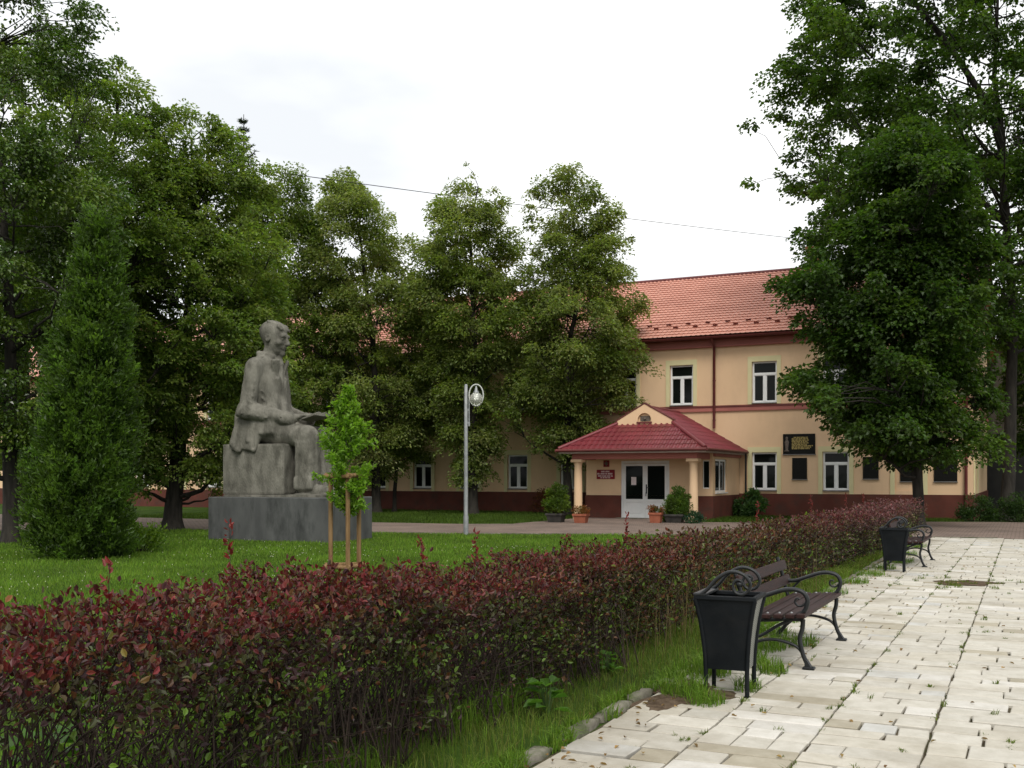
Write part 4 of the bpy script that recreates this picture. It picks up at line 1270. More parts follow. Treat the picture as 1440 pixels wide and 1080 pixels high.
# hands: right lies on the open book, left holds it from the far side
f.cap((.26, -.143, .598), (.31, -.115, .606), .034, .034, .01)
f.ell((.335, -.098, .612), (.052, .043, .020), .012)
f.ell((.335, .088, .612), (.050, .042, .020), .012)
f.cap((.26, .13, .602), (.31, .103, .608), .034, .034, .01)
for i in range(4):
    yy = -.128 + i * .021; ln = (.055, .068, .072, .062)[i]
    a = np.array([.368, yy, .620]); b = a + np.array([ln * .55, .012, .008]); c = b + np.array([ln * .45, .008, -.014])
    f.cap(a, b, .0105, .0098, .004); f.cap(b, c, .0098, .0085, .003)
    yy = .12 - i * .021
    a = np.array([.365, yy, .618]); b = a + np.array([ln * .5, -.012, .008]); c = b + np.array([ln * .4, -.01, -.016])
    f.cap(a, b, .0105, .0098, .004); f.cap(b, c, .0098, .0085, .003)
f.cap((.318, -.066, .622), (.352, -.042, .640), .013, .012, .006); f.cap((.352, -.042, .640), (.382, -.036, .634), .0115, .010, .004)
f.cap((.318, .058, .622), (.350, .036, .640), .013, .012, .006); f.cap((.350, .036, .640), (.378, .030, .634), .0115, .010, .004)
# head, turned to its left and bent down to the book
HM = (Matrix.Rotation(R(3), 3, 'Z') @ Matrix.Rotation(R(10), 3, 'Y'))
HR = np.array(HM); HC = np.array([.045, 0, 1.20])
def hp_(x, y, z): return HC + HR @ np.array([x, y, z])
f.ell(hp_(-.012, 0, .022), (.100, .078, .100), .02, HR)
f.ell(hp_(.030, 0, -.035), (.068, .060, .092), .02, HR)
f.ell(hp_(.058, 0, -.098), (.036, .040, .030), .02, HR)
f.cap(hp_(.083, -.034, .020), hp_(.083, .034, .020), .0165, .0165, .012)
f.cap(hp_(.094, 0, .008), hp_(.117, 0, -.036), .010, .0155, .008)
f.ell(hp_(.108, 0, -.042), (.012, .020, .010), .006, HR)
for sg in (-1, 1):
    f.ell(hp_(.098, sg * .032, -.004), (.020, .019, .012), .006, HR, sub=True)
    f.ell(hp_(.081, sg * .032, -.004), (.012, .014, .010), .004, HR)
    f.ell(hp_(.064, sg * .046, -.034), (.026, .020, .022), .015, HR)
    f.ell(hp_(-.012, sg * .078, -.012), (.022, .011, .034), .006, HR)
    f.ell(hp_(-.008, sg * .087, -.010), (.010, .006, .018), .004, HR, sub=True)
    f.cap(hp_(.098, sg * .004, -.060), hp_(.076, sg * .034, -.070), .0115, .008, .008)
f.cap(hp_(.098, -.018, -.078), hp_(.098, .018, -.078), .007, .007, .005)
f.ell(hp_(.086, 0, -.112), (.024, .026, .032), .010, HR)
f.ell(hp_(-.024, 0, .044), (.102, .085, .090), .008, HR)
for q in range(6):
    yq = -.06 + q * .024
    f.cap(hp_(.050, yq * .9, .088), hp_(.068, yq * .9 + .008, .070), .013, .010, .012)
    f.cap(hp_(-.04, yq, .118), hp_(.040, yq * .9 + .008, .102), .010, .010, .014)
# cloth ripples and chisel marks over the clothing
gx, gy, gz = [f.lo[i] + f.h * np.arange(f.n[i]) for i in range(3)]
X_, Y_, Z_ = np.meshgrid(gx, gy, gz, indexing='ij')
ch_ = np.sin(61 * X_ + 47 * Z_) * np.sin(53 * Y_ - 58 * Z_) * np.sin(44 * X_ - 39 * Y_)
wr = .0006 * np.sign(ch_) * np.abs(ch_) ** .5 + .0012 * np.sin(38 * Z_ + 22 * X_ + 2.2 * np.sin(17 * Y_ + 9 * X_)) + .0010 * np.sin(55 * X_ - 31 * Y_ + 3 * np.sin(20 * Z_))
f.D += np.where(Z_ < 1.0, wr, 0).astype(np.float32)
V, F = f.surface()
k_ = np.clip((V[:, 2] - .60) / .12, 0, 1); k_ = k_ * k_ * (3 - 2 * k_)
khead = np.clip((V[:, 2] - 1.03) / .06, 0, 1)
V[:, 0] *= 1 - .12 * k_ * (1 - khead) * np.clip(-V[:, 0] / .05, 0, 1)
V[:, 1] *= 1 - .08 * k_ * (1 - khead)
kh2 = np.clip((V[:, 2] - 1.09) / .05, 0, 1)
V[:, 0] += kh2 * (V[:, 0] - .045) * .09; V[:, 1] *= 1 + .09 * kh2
V[:, 2] += np.clip(V[:, 2] - .68, 0, .37) * .135      # long upright torso
V = V * S
body = np_mesh('figure', V + np.array([-.63, 0, 1.10]), F, M['stone'], mon, smooth=True)
# open book
bk_ = MB()
for sg in (-1, 1):
    vs, fs = [], []
    for i in range(7):
        t = i / 6; yv = sg * t * .105; zc = .018 * math.sin(PI * min(1, t * 1.3)) + .006
        for xx in (-.075, .075):
            vs += [(xx, yv, zc), (xx, yv, -.010 + .004 * t)]
    for i in range(6):
        a = i * 4
        fs += [(a, a + 4, a + 6, a + 2), (a + 1, a + 3, a + 7, a + 5), (a, a + 1, a + 5, a + 4), (a + 2, a + 6, a + 7, a + 3)]
    fs.append((24, 25, 27, 26)); bk_.add(vs, fs, False)
bo = bk_.build('book', M['stone'], mon)
bo.scale = (S, S, S); bo.location = (-.63 + S * .425, -.02 * S, 1.10 + S * .612); bo.rotation_euler = (0, R(-14), R(-4))

# ================================================================== park benches
def make_bench(label, loc):
    b = empty('park_bench', (loc[0], loc[1], .025)); tag(b, label, 'bench', 'benches along the paved path')
    def crv(pts, n=24):
        pts = np.array(pts, float); t = np.linspace(0, len(pts) - 1, n); out = []
        for tt in t:
            i = min(int(tt), len(pts) - 2); f_ = tt - i
            p0, p1, p2, p3 = pts[max(i - 1, 0)], pts[i], pts[i + 1], pts[min(i + 2, len(pts) - 1)]
            out.append(.5 * ((2 * p1) + (p2 - p0) * f_ + (2 * p0 - 5 * p1 + 4 * p2 - p3) * f_ ** 2 + (3 * p1 - p0 - 3 * p2 + p3) * f_ ** 3))
        return out
    me = None
    for yv in (-.84, .84):
        if me is None:
            m_ = MB()
            def bar(pts, r=.017, n=24, sx=1.35):
                m_.tube([(p[0], 0, p[1]) for p in crv(pts, n)], r, 8, sx=sx)
            bar([(.25, .405), (.245, .33), (.225, .24), (.25, .12), (.29, .03)], .019)
            bar([(-.20, .39), (-.19, .28), (-.21, .17), (-.26, .08), (-.31, .03)], .019)
            m_.bbox(.25, .345, -.04, .04, 0, .022, .006); m_.bbox(-.36, -.265, -.04, .04, 0, .022, .006)
            m_.prism([(.27, .02), (.32, .02), (.285, .075), (.262, .09)], 'y', -.03, .03); m_.prism([(-.335, .02), (-.285, .02), (-.262, .09), (-.29, .075)], 'y', -.03, .03)
            bar([(.245, .13), (.18, .19), (.02, .225), (-.12, .20), (-.225, .12)], .013)
            bar([(-.20, .21), (-.08, .26), (.06, .35), (.16, .395)], .013)
            bar([(.255, .405), (.10, .40), (-.06, .385), (-.20, .38)], .018)
            bar([(-.20, .38), (-.225, .46), (-.262, .6), (-.315, .78)], .018)
            bar([(-.265, .565), (-.15, .555), (-.02, .60), (.12, .645), (.235, .635), (.285, .575), (.275, .50), (.24, .45), (.215, .43)], .019, 40)
            bar([(-.19, .44), (-.15, .50), (-.09, .565)], .011)
            bar([(.285, .56), (.25, .52), (.21, .515), (.185, .545), (.20, .575), (.225, .57)], .009)
            me = m_.mesh('end_frame', M['iron'])
        o = bpy.data.objects.new('end_frame', me); o.location = (0, yv, 0); link(o, b)
    sl_me = MB().bbox(-.036, .036, -.93, .93, -.018, .018, .006).mesh('seat_slat', M['slat'])
    for k, x in enumerate((-.135, -.038, .06, .158, .245)):
        o = bpy.data.objects.new('seat_slat', sl_me); o.location = (x, 0, .425 + .015 * (x / .25)); link(o, b)
    bs_me = MB().bbox(-.016, .016, -.93, .93, -.046, .046, .006).mesh('back_slat', M['slat'])
    for (x, z) in ((-.222, .565), (-.262, .705)):
        o = bpy.data.objects.new('back_slat', bs_me); o.location = (x, 0, z); o.rotation_euler = (0, R(-15), 0); link(o, b)
    bt = MB()
    for yv in (-.84, .84):
        for x in (-.135, -.038, .06, .158, .245): bt.lathe([(.011, 0), (.011, .005), (.006, .009)], x, yv, .443 + .015 * (x / .25), 8)
    bt.build('bolt_heads', M['steel'], b)['kind'] = 'stuff'
    return b
make_bench('nearer dark slatted bench with iron scroll arms, right behind the near litter bin', (-1.90, 9.62))
make_bench('farther small dark bench beyond the distant litter bin at the path end', (-1.90, 20.35))

# ================================================================== litter bins
def make_bin(label, loc, rz):
    b = empty('litter_bin', (loc[0], loc[1], .02), rz); tag(b, label, 'litter bin', 'litter bins beside the benches')
    zs = np.array([0, .08, .19, .30, .42, .54, .64, .70]); hw = np.array([.150, .148, .148, .153, .164, .180, .199, .214])
    for sx, sy in ((-1, -1), (1, -1), (1, 1), (-1, 1)):
        l = MB(); l.tube([(sx * w_, sy * w_ * .93, z) for z, w_ in zip(zs, hw)], .0165, 8); l.lathe([(.026, 0), (.026, .012)], sx * .15, sy * .14, 0, 8)
        l.build('leg', M['bin'], b)
    zz = zs[2:]; ww = hw[2:]
    def panel(axis, sg, name, m_, inset):
        q = MB(); vs, fs, fr_ = [], [], []
        for z, w_ in zip(zz, ww):
            for e in (-1, 1):
                for th in (0, .006):
                    d_ = w_ * (.93 if axis == 'y' else 1) - inset - th
                    vs.append((e * (w_ - .012), sg * d_, z) if axis == 'y' else (sg * d_, e * (w_ * .93 - .012), z))
        for i in range(len(zz) - 1):
            a = i * 4; fr_.append((a, a + 2, a + 6, a + 4)); fs += [(a + 1, a + 5, a + 7, a + 3), (a, a + 4, a + 5, a + 1), (a + 2, a + 3, a + 7, a + 6)]
        fs += [(0, 1, 3, 2), (len(vs) - 4, len(vs) - 2, len(vs) - 1, len(vs) - 3)]
        q.add(vs, fs, False); q.add(vs, fr_, True); return q.build(name, m_, b)
    for sg in (-1, 1):
        panel('y', sg, 'panel', M['bin'], .004); panel('x', sg, 'perforated_panel', M['perforated'], .004)
    rim = MB(); w_ = .224
    for q in ((-w_, w_, -w_ * .93, -w_ * .93 + .035), (-w_, w_, w_ * .93 - .035, w_ * .93), (-w_, -w_ + .035, -w_ * .93 + .035, w_ * .93 - .035), (w_ - .035, w_, -w_ * .93 + .035, w_ * .93 - .035)): rim.bbox(*q, .695, .725, .005)
    rim.build('rim', M['bin'], b)
    bt = MB(); bt.box(-.140, .140, -.128, .128, .195, .21); bt.box(-.13, .13, -.12, .12, .22, .24); bt.build('base', M['bin'], b)
    ln = MB(); 
    for q in ((-.125, .125, -.115, -.11), (-.125, .125, .11, .115), (-.125, -.12, -.11, .11), (.12, .125, -.11, .11)): ln.box(*q, .24, .69)
    ln.build('liner', M['iron'], b)
    # two scrolls carrying the lid bow
    for yv in (-.19, .19):
        sc = MB(); P = []
        P += [(-.215, .728), (-.17, .735), (-.12, .775), (-.06, .845), (.02, .895), (.09, .90), (.15, .87), (.182, .815), (.165, .765), (.12, .742), (.075, .757), (.058, .80), (.075, .838), (.108, .842), (.125, .82), (.112, .80)]
        P = np.array(P); t = np.linspace(0, len(P) - 1, 60); pts = []
        for tt in t:
            i = min(int(tt), len(P) - 2); f_ = tt - i; p0, p1, p2, p3 = P[max(i - 1, 0)], P[i], P[i + 1], P[min(i + 2, len(P) - 1)]
            q = .5 * ((2 * p1) + (p2 - p0) * f_ + (2 * p0 - 5 * p1 + 4 * p2 - p3) * f_ ** 2 + (3 * p1 - p0 - 3 * p2 + p3) * f_ ** 3); pts.append((q[0], yv, q[1]))
        sc.tube(pts, np.linspace(.0145, .010, 60), 8, sx=1.5); sc.lathe([(.0, -.02), (.022, -.012), (.026, 0), (.022, .012), (0, .02)], .105, yv, .815, 10, cap=False)
        sc.build('scroll', M['iron'], b)
    br_ = MB(); br_.bbox(-.225, -.13, -.21, .21, .722, .740, .004); br_.build('ash_plate', M['iron'], b)
    return b
make_bin('nearer black litter bin with curled iron handles in front of the bench', (-1.95, 7.60), R(3))
make_bin('farther small black litter bin at the far end of the path', (-1.98, 18.45), R(2))

# ================================================================== street lamp
lamp = empty('street_lamp', (-13.84, 25.38, 0)); lamp.rotation_euler = (0, 0, YAW)
tag(lamp, 'slim grey lamp post with a glass globe in an oval ring at the lawn edge', 'street lamp')
q = MB(); q.lathe([(.07, 0), (.07, .5), (.058, .55), (.055, 2.0), (.048, 4.1), (.03, 4.13)], 0, 0, 0, 14); q.build('pole', M['steel'], lamp)
q = MB(); q.tube([(.085, 0, 3.0), (.085, 0, 3.62), (.085, 0, 3.72)], .02, 8); q.box(.03, .1, -.02, .02, 3.05, 3.09); q.box(.03, .1, -.02, .02, 3.4, 3.46); q.tube([(.085, 0, 2.98), (.085, 0, 3.08)], .028, 8); q.build('bracket', M['steel'], lamp)
ring = MB(); cx_, cz_ = .28, 3.83
ring.tube([(cx_ + .195 * math.cos(a), 0, cz_ + .295 * math.sin(a)) for a in np.linspace(0, 2 * PI, 41)], .019, 8, cap=False); ring.build('ring', mat('pale_grey_paint', (.45, .46, .43), (.52, .53, .5), .4, 5), lamp)
gl = MB(); gl.lathe([(max(.0005, .18 * math.cos(a)), .18 * math.sin(a)) for a in np.linspace(-PI / 2, PI / 2 * .72, 16)], cx_, 0, 3.73, 24, cap=False)
glo = gl.build('globe', M['globe'], lamp)
q = MB(); q.lathe([(.08, 0), (.085, .02), (.05, .06), (.03, .14), (.012, .2)], cx_, 0, 3.89, 14); q.build('cap', M['steel'], glo)
q = MB(); q.lathe([(.055, 0), (.06, .02), (.06, .14), (.045, .16)], cx_, 0, 3.70, 12); q.build('lamp_insert', M['white'], glo)

# ================================================================== staked sapling
SX, SY = -9.66, 13.84
stk = empty('tree_stakes', (SX, SY, 0), YAW + R(4)); tag(stk, 'tripod of round wooden stakes with cross rails holding the young tree', 'tree stakes')
PP = [(-.29, .05), (.0, -.17), (.15, .12)]
for x, y in PP:
    q = MB(); q.tube([(x, y, -.05), (x, y, 1.0), (x, y, 1.64)], .036, 10); q.lathe([(.036, 0), (.02, .02)], x, y, 1.64, 10); q.build('post', M['wood'], stk)
for zz in (.17, 1.60):
    for i in range(3):
        a, b = np.array(PP[i]), np.array(PP[(i + 1) % 3]); d_ = (b - a) / np.linalg.norm(b - a); nrm = np.array([d_[1], -d_[0]]) * .05
        a, b = a - d_ * .09 + nrm, b + d_ * .09 + nrm
        q = MB(); q.tube([(a[0], a[1], zz + .012 * i), (b[0], b[1], zz + .012 * i)], .036, 9); q.build('rail', M['wood'], stk)
q = MB()
for x, y in PP: q.tube([(x, y, 1.28), ((x + .0) * .5, y * .5, 1.29), (-.03, 0, 1.30)], .010, 5)
q.build('tie', M['rubber'], stk)

rng = np.random.default_rng(77)
sap = empty('young_tree', (SX - .03 * math.cos(YAW), SY, 0)); tag(sap, 'young bright green tree tied between three wooden stakes on the lawn', 'tree')
tz = np.linspace(0, 2.95, 10); tp = np.stack([.02 * np.sin(tz * 2) + .035 * np.clip(tz - 2, 0, 1), .015 * np.cos(tz * 1.7), tz], 1)
V, F = tubes_arrays([tp], [np.linspace(.018, .004, 10)], 7); np_mesh('trunk', V, F, M['bark_pale'], sap, smooth=True)
Pl, Al, Nl, paths, radii = [], [], [], [], []
for i in range(112):
    z0 = .95 + 2.02 * rng.uniform(0, 1)
    o = np.array([np.interp(z0, tz, tp[:, 0]), np.interp(z0, tz, tp[:, 1]), z0])
    L_ = max(.10, (.56 if z0 < 2.0 else .56 * (1 - (z0 - 2.0) / 1.12) if z0 > 1.35 else .40) if z0 > 1.35 else .30 + .26 * (z0 - .95) / .4) * rng.uniform(.6, 1.12)
    az = rng.uniform(0, 2 * PI); el = R(rng.uniform(18, 55)) + (.35 if z0 > 2.4 else 0)
    dv = np.array([math.cos(az) * math.cos(el), math.sin(az) * math.cos(el), math.sin(el)])
    t = np.linspace(0, 1, 5)[:, None]; pa = o + dv * L_ * t + np.array([0, 0, -.08 * L_]) * t ** 2 + rng.normal(0, .012, (5, 3)) * t
    paths.append(pa); radii.append(np.linspace(.006, .0015, 5))
    nl = int(22 * L_ / .4) + 8
    tt = rng.uniform(.1, 1.0, nl)
    for u in tt:
        k = u * 4; j = min(int(k), 3); p = pa[j] + (pa[j + 1] - pa[j]) * (k - j)
        for _ in range(2):
            Pl.append(p + rng.normal(0, .03, 3)); Al.append(dv * .6 + rng.normal(0, .7, 3) + np.array([0, 0, .1])); Nl.append(np.array([0, 0, 1.0]) + rng.normal(0, .5, 3))
V, F = tubes_arrays(paths, radii, 4); np_mesh('branch', V, F, M['bark_pale'], sap, smooth=True)
n = len(Pl); L_ = .078 * rng.uniform(.6, 1.25, n)
V, F, k = leaf_arrays(np.array(Pl), np.array(Al), np.array(Nl), L_, L_ * .6)
np_mesh('crown', V, F, M['leaf'], sap, np.repeat(mix_cols(rng, n, [(.12, .235, .015), (.17, .30, .022), (.08, .17, .013), (.19, .30, .045)], .18), k, 0))

# ================================================================== planters and shrubs by the porch
def planter(name, label, loc, w_, h_, m_, rz=0):
    o = empty(name, (loc[0], loc[1], .012), rz); tag(o, label, 'planter', 'planters by the porch')
    q = MB()
    b0, b1 = w_ * .36, w_ * .46
    for sgx, sgy in ((0, -1), (1, 0), (0, 1), (-1, 0)): pass
    q.add([(-b0, -b0, 0), (b0, -b0, 0), (b0, b0, 0), (-b0, b0, 0), (-b1, -b1, h_), (b1, -b1, h_), (b1, b1, h_), (-b1, b1, h_)], [(3, 2, 1, 0), (0, 1, 5, 4), (1, 2, 6, 5), (2, 3, 7, 6), (3, 0, 4, 7)])
    q.build('pot', m_, o)
    q = MB(); e = w_ * .5; t = .04
    for a in ((-e, e, -e, -e + t), (-e, e, e - t, e), (-e, -e + t, -e + t, e - t), (e - t, e, -e + t, e - t)): q.bbox(*a, h_ - .06, h_ + .012, .005)
    q.build('rim', m_, o)
    q = MB(); q.box(-b1 + .02, b1 - .02, -b1 + .02, b1 - .02, h_ - .08, h_ - .035); q.build('soil', M['joint'], o)
    return o
planter('flower_pot', 'terracotta flower pot in front of the left porch column', (-13.75, 33.45), .50, .30, M['terracotta'], .1)
planter('flower_pot', 'terracotta flower pot to the right of the white door', (-11.45, 34.6), .46, .34, M['terracotta'], .1)
planter('planter_box', 'dark planter box at the left edge of the porch', (-14.75, 33.6), .62, .30, M['planter'], .1)
planter('planter_box', 'dark planter box below the round bush right of the door', (-10.95, 35.15), .7, .28, M['planter'], .1)
RED = [(.22, .05, .02), (.28, .08, .03), (.05, .09, .02), (.04, .1, .02)]
make_shrub('pot_plant', 'low reddish flowering plant in the left terracotta pot', 'plant', (-13.75, 33.45, .28), .34, .3, .32, 700, .06, RED, 21, nclump=14)
make_shrub('pot_plant', 'low orange and green plant in the right terracotta pot', 'plant', (-11.45, 34.6, .32), .36, .3, .26, 700, .06, RED, 22, nclump=14)
make_shrub('potted_bush', 'tall loose yellow-green bush in the dark planter left of the porch', 'bush', (-14.75, 33.6, .25), .5, .45, 1.25, 3200, .085, [(.07, .12, .015), (.12, .17, .02), (.05, .09, .012)], 23, nclump=30)
make_shrub('potted_bush', 'round clipped green bush beside the right porch column', 'bush', (-10.85, 35.25, .26), .5, .46, 1.05, 3600, .075, [(.06, .12, .02), (.10, .15, .02), (.05, .09, .015)], 24, nclump=40)
make_shrub('low_bush', 'low yellow-green bush just right of the door', 'bush', (-11.25, 35.3, .0), .34, .3, .75, 1400, .075, [(.13, .2, .02), (.09, .15, .02)], 25, nclump=18)
make_shrub('low_bush', 'low blue-green bush at the foot of the round bush', 'bush', (-10.25, 35.0, .0), .42, .36, .42, 1300, .06, [(.03, .08, .05), (.04, .09, .04)], 26, nclump=18)
make_shrub('leafy_shrub', 'large-leaved green shrub against the plinth right of the porch', 'shrub', (-9.75, 40.9), .75, .55, 1.15, 1700, .16, [(.05, .11, .03), (.08, .15, .05), (.035, .08, .02)], 27, nclump=24)
make_shrub('rust_shrub', 'loose rust-coloured shrub at the plinth left of the porch', 'shrub', (-18.2, 40.7), 1.1, .6, 1.1, 1900, .075, [(.20, .06, .02), (.14, .05, .02), (.10, .055, .02)], 28, nclump=30)
make_shrub('rust_shrub', 'low brownish-red shrub close to the left porch column', 'shrub', (-16.6, 39.6), .6, .5, .9, 900, .07, [(.16, .06, .02), (.1, .06, .02)], 29, nclump=18)
make_shrub('lawn_shrub', 'low yellow-green shrub at the foot of the conical evergreen', 'shrub', (-16.9, 16.6), .75, .5, .62, 1500, .075, [(.08, .15, .015), (.13, .2, .02), (.05, .1, .012)], 30, nclump=22)
for i, (x, y, rx, h_) in enumerate(((-1.6, 41.05, .9, .95), (-.3, 41.1, .9, 1.0), (1.0, 41.2, 1.0, 1.05), (2.4, 41.3, 1.0, 1.05))):
    make_shrub('clipped_shrub', ('leftmost', 'second', 'third', 'rightmost')[i] + ' dark green clipped shrub in the row below the right corner', 'shrub', (x, y), rx, .55, h_, 3000, .08, [(.03, .065, .015), (.045, .085, .02), (.025, .05, .012)], 40 + i, 'clipped shrubs by the right corner', nclump=40)
make_shrub('hedge_weed', 'bright yellow-green bush behind the far part of the purple hedge', 'bush', (-3.95, 22.0), .4, .4, 1.12, 1300, .07, [(.10, .17, .02), (.14, .2, .03)], 48, nclump=18)

# ================================================================== trees
LIME = [(.130, .175, .032), (.165, .205, .050), (.095, .138, .025), (.19, .215, .080)]
BROAD = [(.105, .162, .026), (.140, .190, .038), (.076, .125, .020), (.16, .20, .05)]
MAPLE = [(.055, .105, .015), (.080, .135, .020), (.042, .080, .014), (.10, .145, .025)]
GL = 'lime trees in front of the building'
make_tree('lime_tree', 'light green lime tree closest to the porch, its crown against the roof', (-16.69, 39.3), [(1.02,-.14,.5),(2.18,-.19,.75),(3.18,.2,1.6),(4.19,-.12,2.5),(5.34,-.23,2.75),(7.07,.1,2.9),(8.66,.6,2.8),(9.95,.29,2.1),(11.11,.4,1.9),(12.26,.14,1.6),(13.7,-.1,1.0),(14.6,-.04,.25)], LIME, 101, 250, 92000, .125, trunk_r=.17, group=GL, wide=1.04, rough=.58)
make_tree('lime_tree', 'light green lime tree right behind the lamp post', (-20.56, 38.3), [(1.25,0,.73),(2.48,-.15,1.2),(3.65,-.1,1.45),(5.42,-.15,1.8),(7.18,0,2.2),(8.94,-.22,2.45),(10.7,-.19,2.35),(11.87,-.25,2.0),(12.75,.07,1.6),(13.63,.15,.95),(14.6,.07,.25)], LIME, 122, 215, 80000, .125, trunk_r=.2, group=GL, wide=1.0, rough=.55)
make_tree('lime_tree', 'light green lime tree just right of the statue, behind the young tree', (-25.3, 38.3), [(1.29,-.12,1.08),(2.52,-.28,1.54),(3.75,-.05,2.23),(4.98,.06,2.6),(6.21,-.23,2.8),(8.37,-.51,2.9),(11.14,-.9,2.5),(12.98,-1.1,1.9),(13.9,-1.3,1.1),(14.9,-1.5,.3)], LIME, 103, 270, 95000, .125, trunk_r=.2, group=GL, wide=1.1, rough=.5)
make_tree('small_lime_tree', 'small thin-trunked tree at the wall left of the lamp post', (-25.2, 39.6), [(1.13,.22,.47),(1.91,.38,.79),(3.17,.58,1.15),(4.43,.64,1.21),(5.69,.53,.94),(6.95,.14,.39)], LIME, 104, 40, 14000, .125, trunk_r=.09, group=GL)
make_tree('lime_tree', 'green lime tree standing directly behind the statue', (-29.02, 36.5), [(1.0,-.15,2.2),(3.14,-.08,2.7),(4.98,-.15,2.9),(7.45,-.15,2.9),(9.91,0,2.7),(12.06,-.15,2.1),(13.91,-.15,1.3),(15.3,-.15,.4)], [LIME[0], LIME[2], BROAD[2]], 105, 270, 85000, .13, trunk_r=.2, group=GL, rough=.35)
GB = 'broad trees on the left lawn'
make_tree('broad_tree', 'broad dark green tree left of the statue with a flared trunk', (-23.05, 23.87), [(1.0,.12,1.3),(1.7,.28,1.9),(2.67,.44,2.2),(3.95,.6,2.5),(5.65,.65,2.7),(7.36,.76,2.7),(9.07,.7,2.45),(10.56,.65,2.0),(11.63,.54,1.4),(12.6,.3,.4)], BROAD, 106, 300, 98000, .115, trunk_r=.26, group=GB, crad=(.6, 1.05), rough=.4)
make_tree('broad_tree', 'tall green tree behind the conical evergreen', (-24.41, 21.85), [(1.6,0,2.2),(3.45,0,2.6),(5.09,.1,2.9),(6.73,.41,3.0),(8.57,.7,2.85),(10.22,.9,2.4),(11.45,1.0,1.9),(12.47,.97,1.0),(13.5,.92,.3)], BROAD[:3], 107, 300, 98000, .115, trunk_r=.25, group=GB, crad=(.6, 1.05), rough=.38)
make_tree('broad_tree', 'dark glossy-leaved tree at the left edge of the picture', (-21.87, 17.34), [(1.9,-.15,1.3),(3.13,-.24,2.0),(4.49,-.24,2.2),(6.2,-.15,2.5),(7.9,-.15,2.5),(9.6,-.32,2.4),(10.79,-.45,2.3),(11.64,-.43,2.2),(12.66,-.43,2.0),(13.69,-.37,1.7),(15.05,-.49,.9)], [(.06, .115, .016), (.10, .15, .02), (.045, .085, .013)], 108, 320, 90000, .10, trunk_r=.17, group=GB, matname='leaf_gloss', crad=(.5, .9), rough=.32, inner=.2)
make_tree('broad_tree', 'tall tree filling the background beyond the glossy-leaved tree', (-31.5, 25.5), [(2.0,0,2.4),(5,0,3.3),(9,0,3.4),(13,0,2.9),(15.5,0,1.8),(17.0,0,.5)], BROAD[:3], 112, 170, 52000, .16, trunk_r=.28, group=GB, rough=.3)
GR = 'large trees at the right'
make_tree('maple_tree', 'dense dark maple in front of the right end of the building', (-3.05, 35.13), [(1.93,-.04,1.2),(2.38,-.04,2.0),(3.16,-.7,2.8),(4.27,-.9,3.0),(5.82,-.69,2.7),(7.16,-.79,2.9),(8.71,-.82,2.7),(10.0,-.66,2.4),(11.2,-.4,1.8),(12.2,-.1,.9),(12.8,0,.3)], [(.040, .080, .012), (.058, .102, .015), (.030, .060, .011)], 109, 330, 115000, .135, trunk_r=.17, group=GR, aspect=.8, inner=.15, wide=1.0, rough=.62, flat=.8, sprd=1.16)
make_tree('maple_tree', 'tall spreading maple with an open crown and bare limbs at top right', (-.72, 42.6), [(5.4,.9,1.8),(8.1,.5,3.4),(9.7,-.1,5.4),(11.2,-.2,6.2),(12.8,-.7,7.3),(14.4,-.38,7.0),(15.9,-.73,7.6),(17.5,-.56,7.6),(19.0,-.5,7.15),(21.1,-.13,5.27),(23.2,.13,1.0)], [(.046, .090, .013), (.068, .118, .017), (.036, .070, .012)], 110, 520, 145000, .15, trunk_r=.24, top=21, group=GR, aspect=.85, crad=(.7, 1.4), inner=.2, flat=.7, wide=1.06, rough=.25, sprd=1.1, extra_limbs=(([(-.75, 42.6, 13.2), (-1.2, 41.8, 14.9), (-2.4, 41.0, 16.9), (-3.8, 40.4, 18.9), (-5.0, 40.0, 21.0)], .16, .06), ([(-.72, 42.6, 11.0), (-2.2, 41.9, 12.3), (-4.2, 41.4, 12.9), (-6.0, 40.9, 13.6)], .12, .03)))
make_tree('background_tree', 'green tree beside the annex at the far right edge', (.6, 50.5), [(2.6,0,1.3),(5,0,2.2),(8,0,2.4),(11,0,2.0),(13,0,.8)], MAPLE, 111, 70, 22000, .16, trunk_r=.2, group=GR)

# conical evergreen of upright fan sprays
rng = np.random.default_rng(120)
th_ = empty('conical_evergreen', (-16.55, 15.02, 0)); tag(th_, 'tall conical dense green evergreen left of the statue', 'tree')
prof = np.array([(.0, -.1, .62), (.3, -.2, .82), (.8, -.22, .88), (1.18, -.22, .86), (2.02, -.18, .80), (3.14, -.1, .68), (4.27, 0, .53), (5.39, .08, .37), (6.23, .1, .21), (6.95, .1, .04)])
ns_ = 1500; n = 66000
zz = rng.uniform(0, 1, ns_ * 4); r_at = np.interp(zz * 6.8, prof[:, 0], prof[:, 2]); sel = rng.uniform(0, 1.1, ns_ * 4) < r_at + .06
zz = zz[sel][:ns_] * 6.8; r_at = r_at[sel][:ns_]; ns_ = len(zz); c_at = np.interp(zz, prof[:, 0], prof[:, 1])
az = rng.uniform(0, 2 * PI, ns_); rr_ = r_at * rng.uniform(.5, 1.0, ns_) ** .6 * (1 + .11 * np.sin(az * 3 + zz * 2.1) + .09 * np.sin(az * 5 - zz * 3.4) + .10 * rng.normal(0, 1, ns_))
sc_ = np.stack([CR[0] * c_at + np.cos(az) * rr_, CR[1] * c_at + np.sin(az) * rr_, zz], 1)
sd_ = unit(np.stack([np.cos(az), np.sin(az), rng.uniform(.5, 1.6, ns_)], 1))
ix = rng.integers(0, ns_, n); P = sc_[ix] + sd_[ix] * rng.uniform(-.12, .26, (n, 1)) + rng.normal(0, .055, (n, 3))
P[:, 2] = np.maximum(P[:, 2], .04)
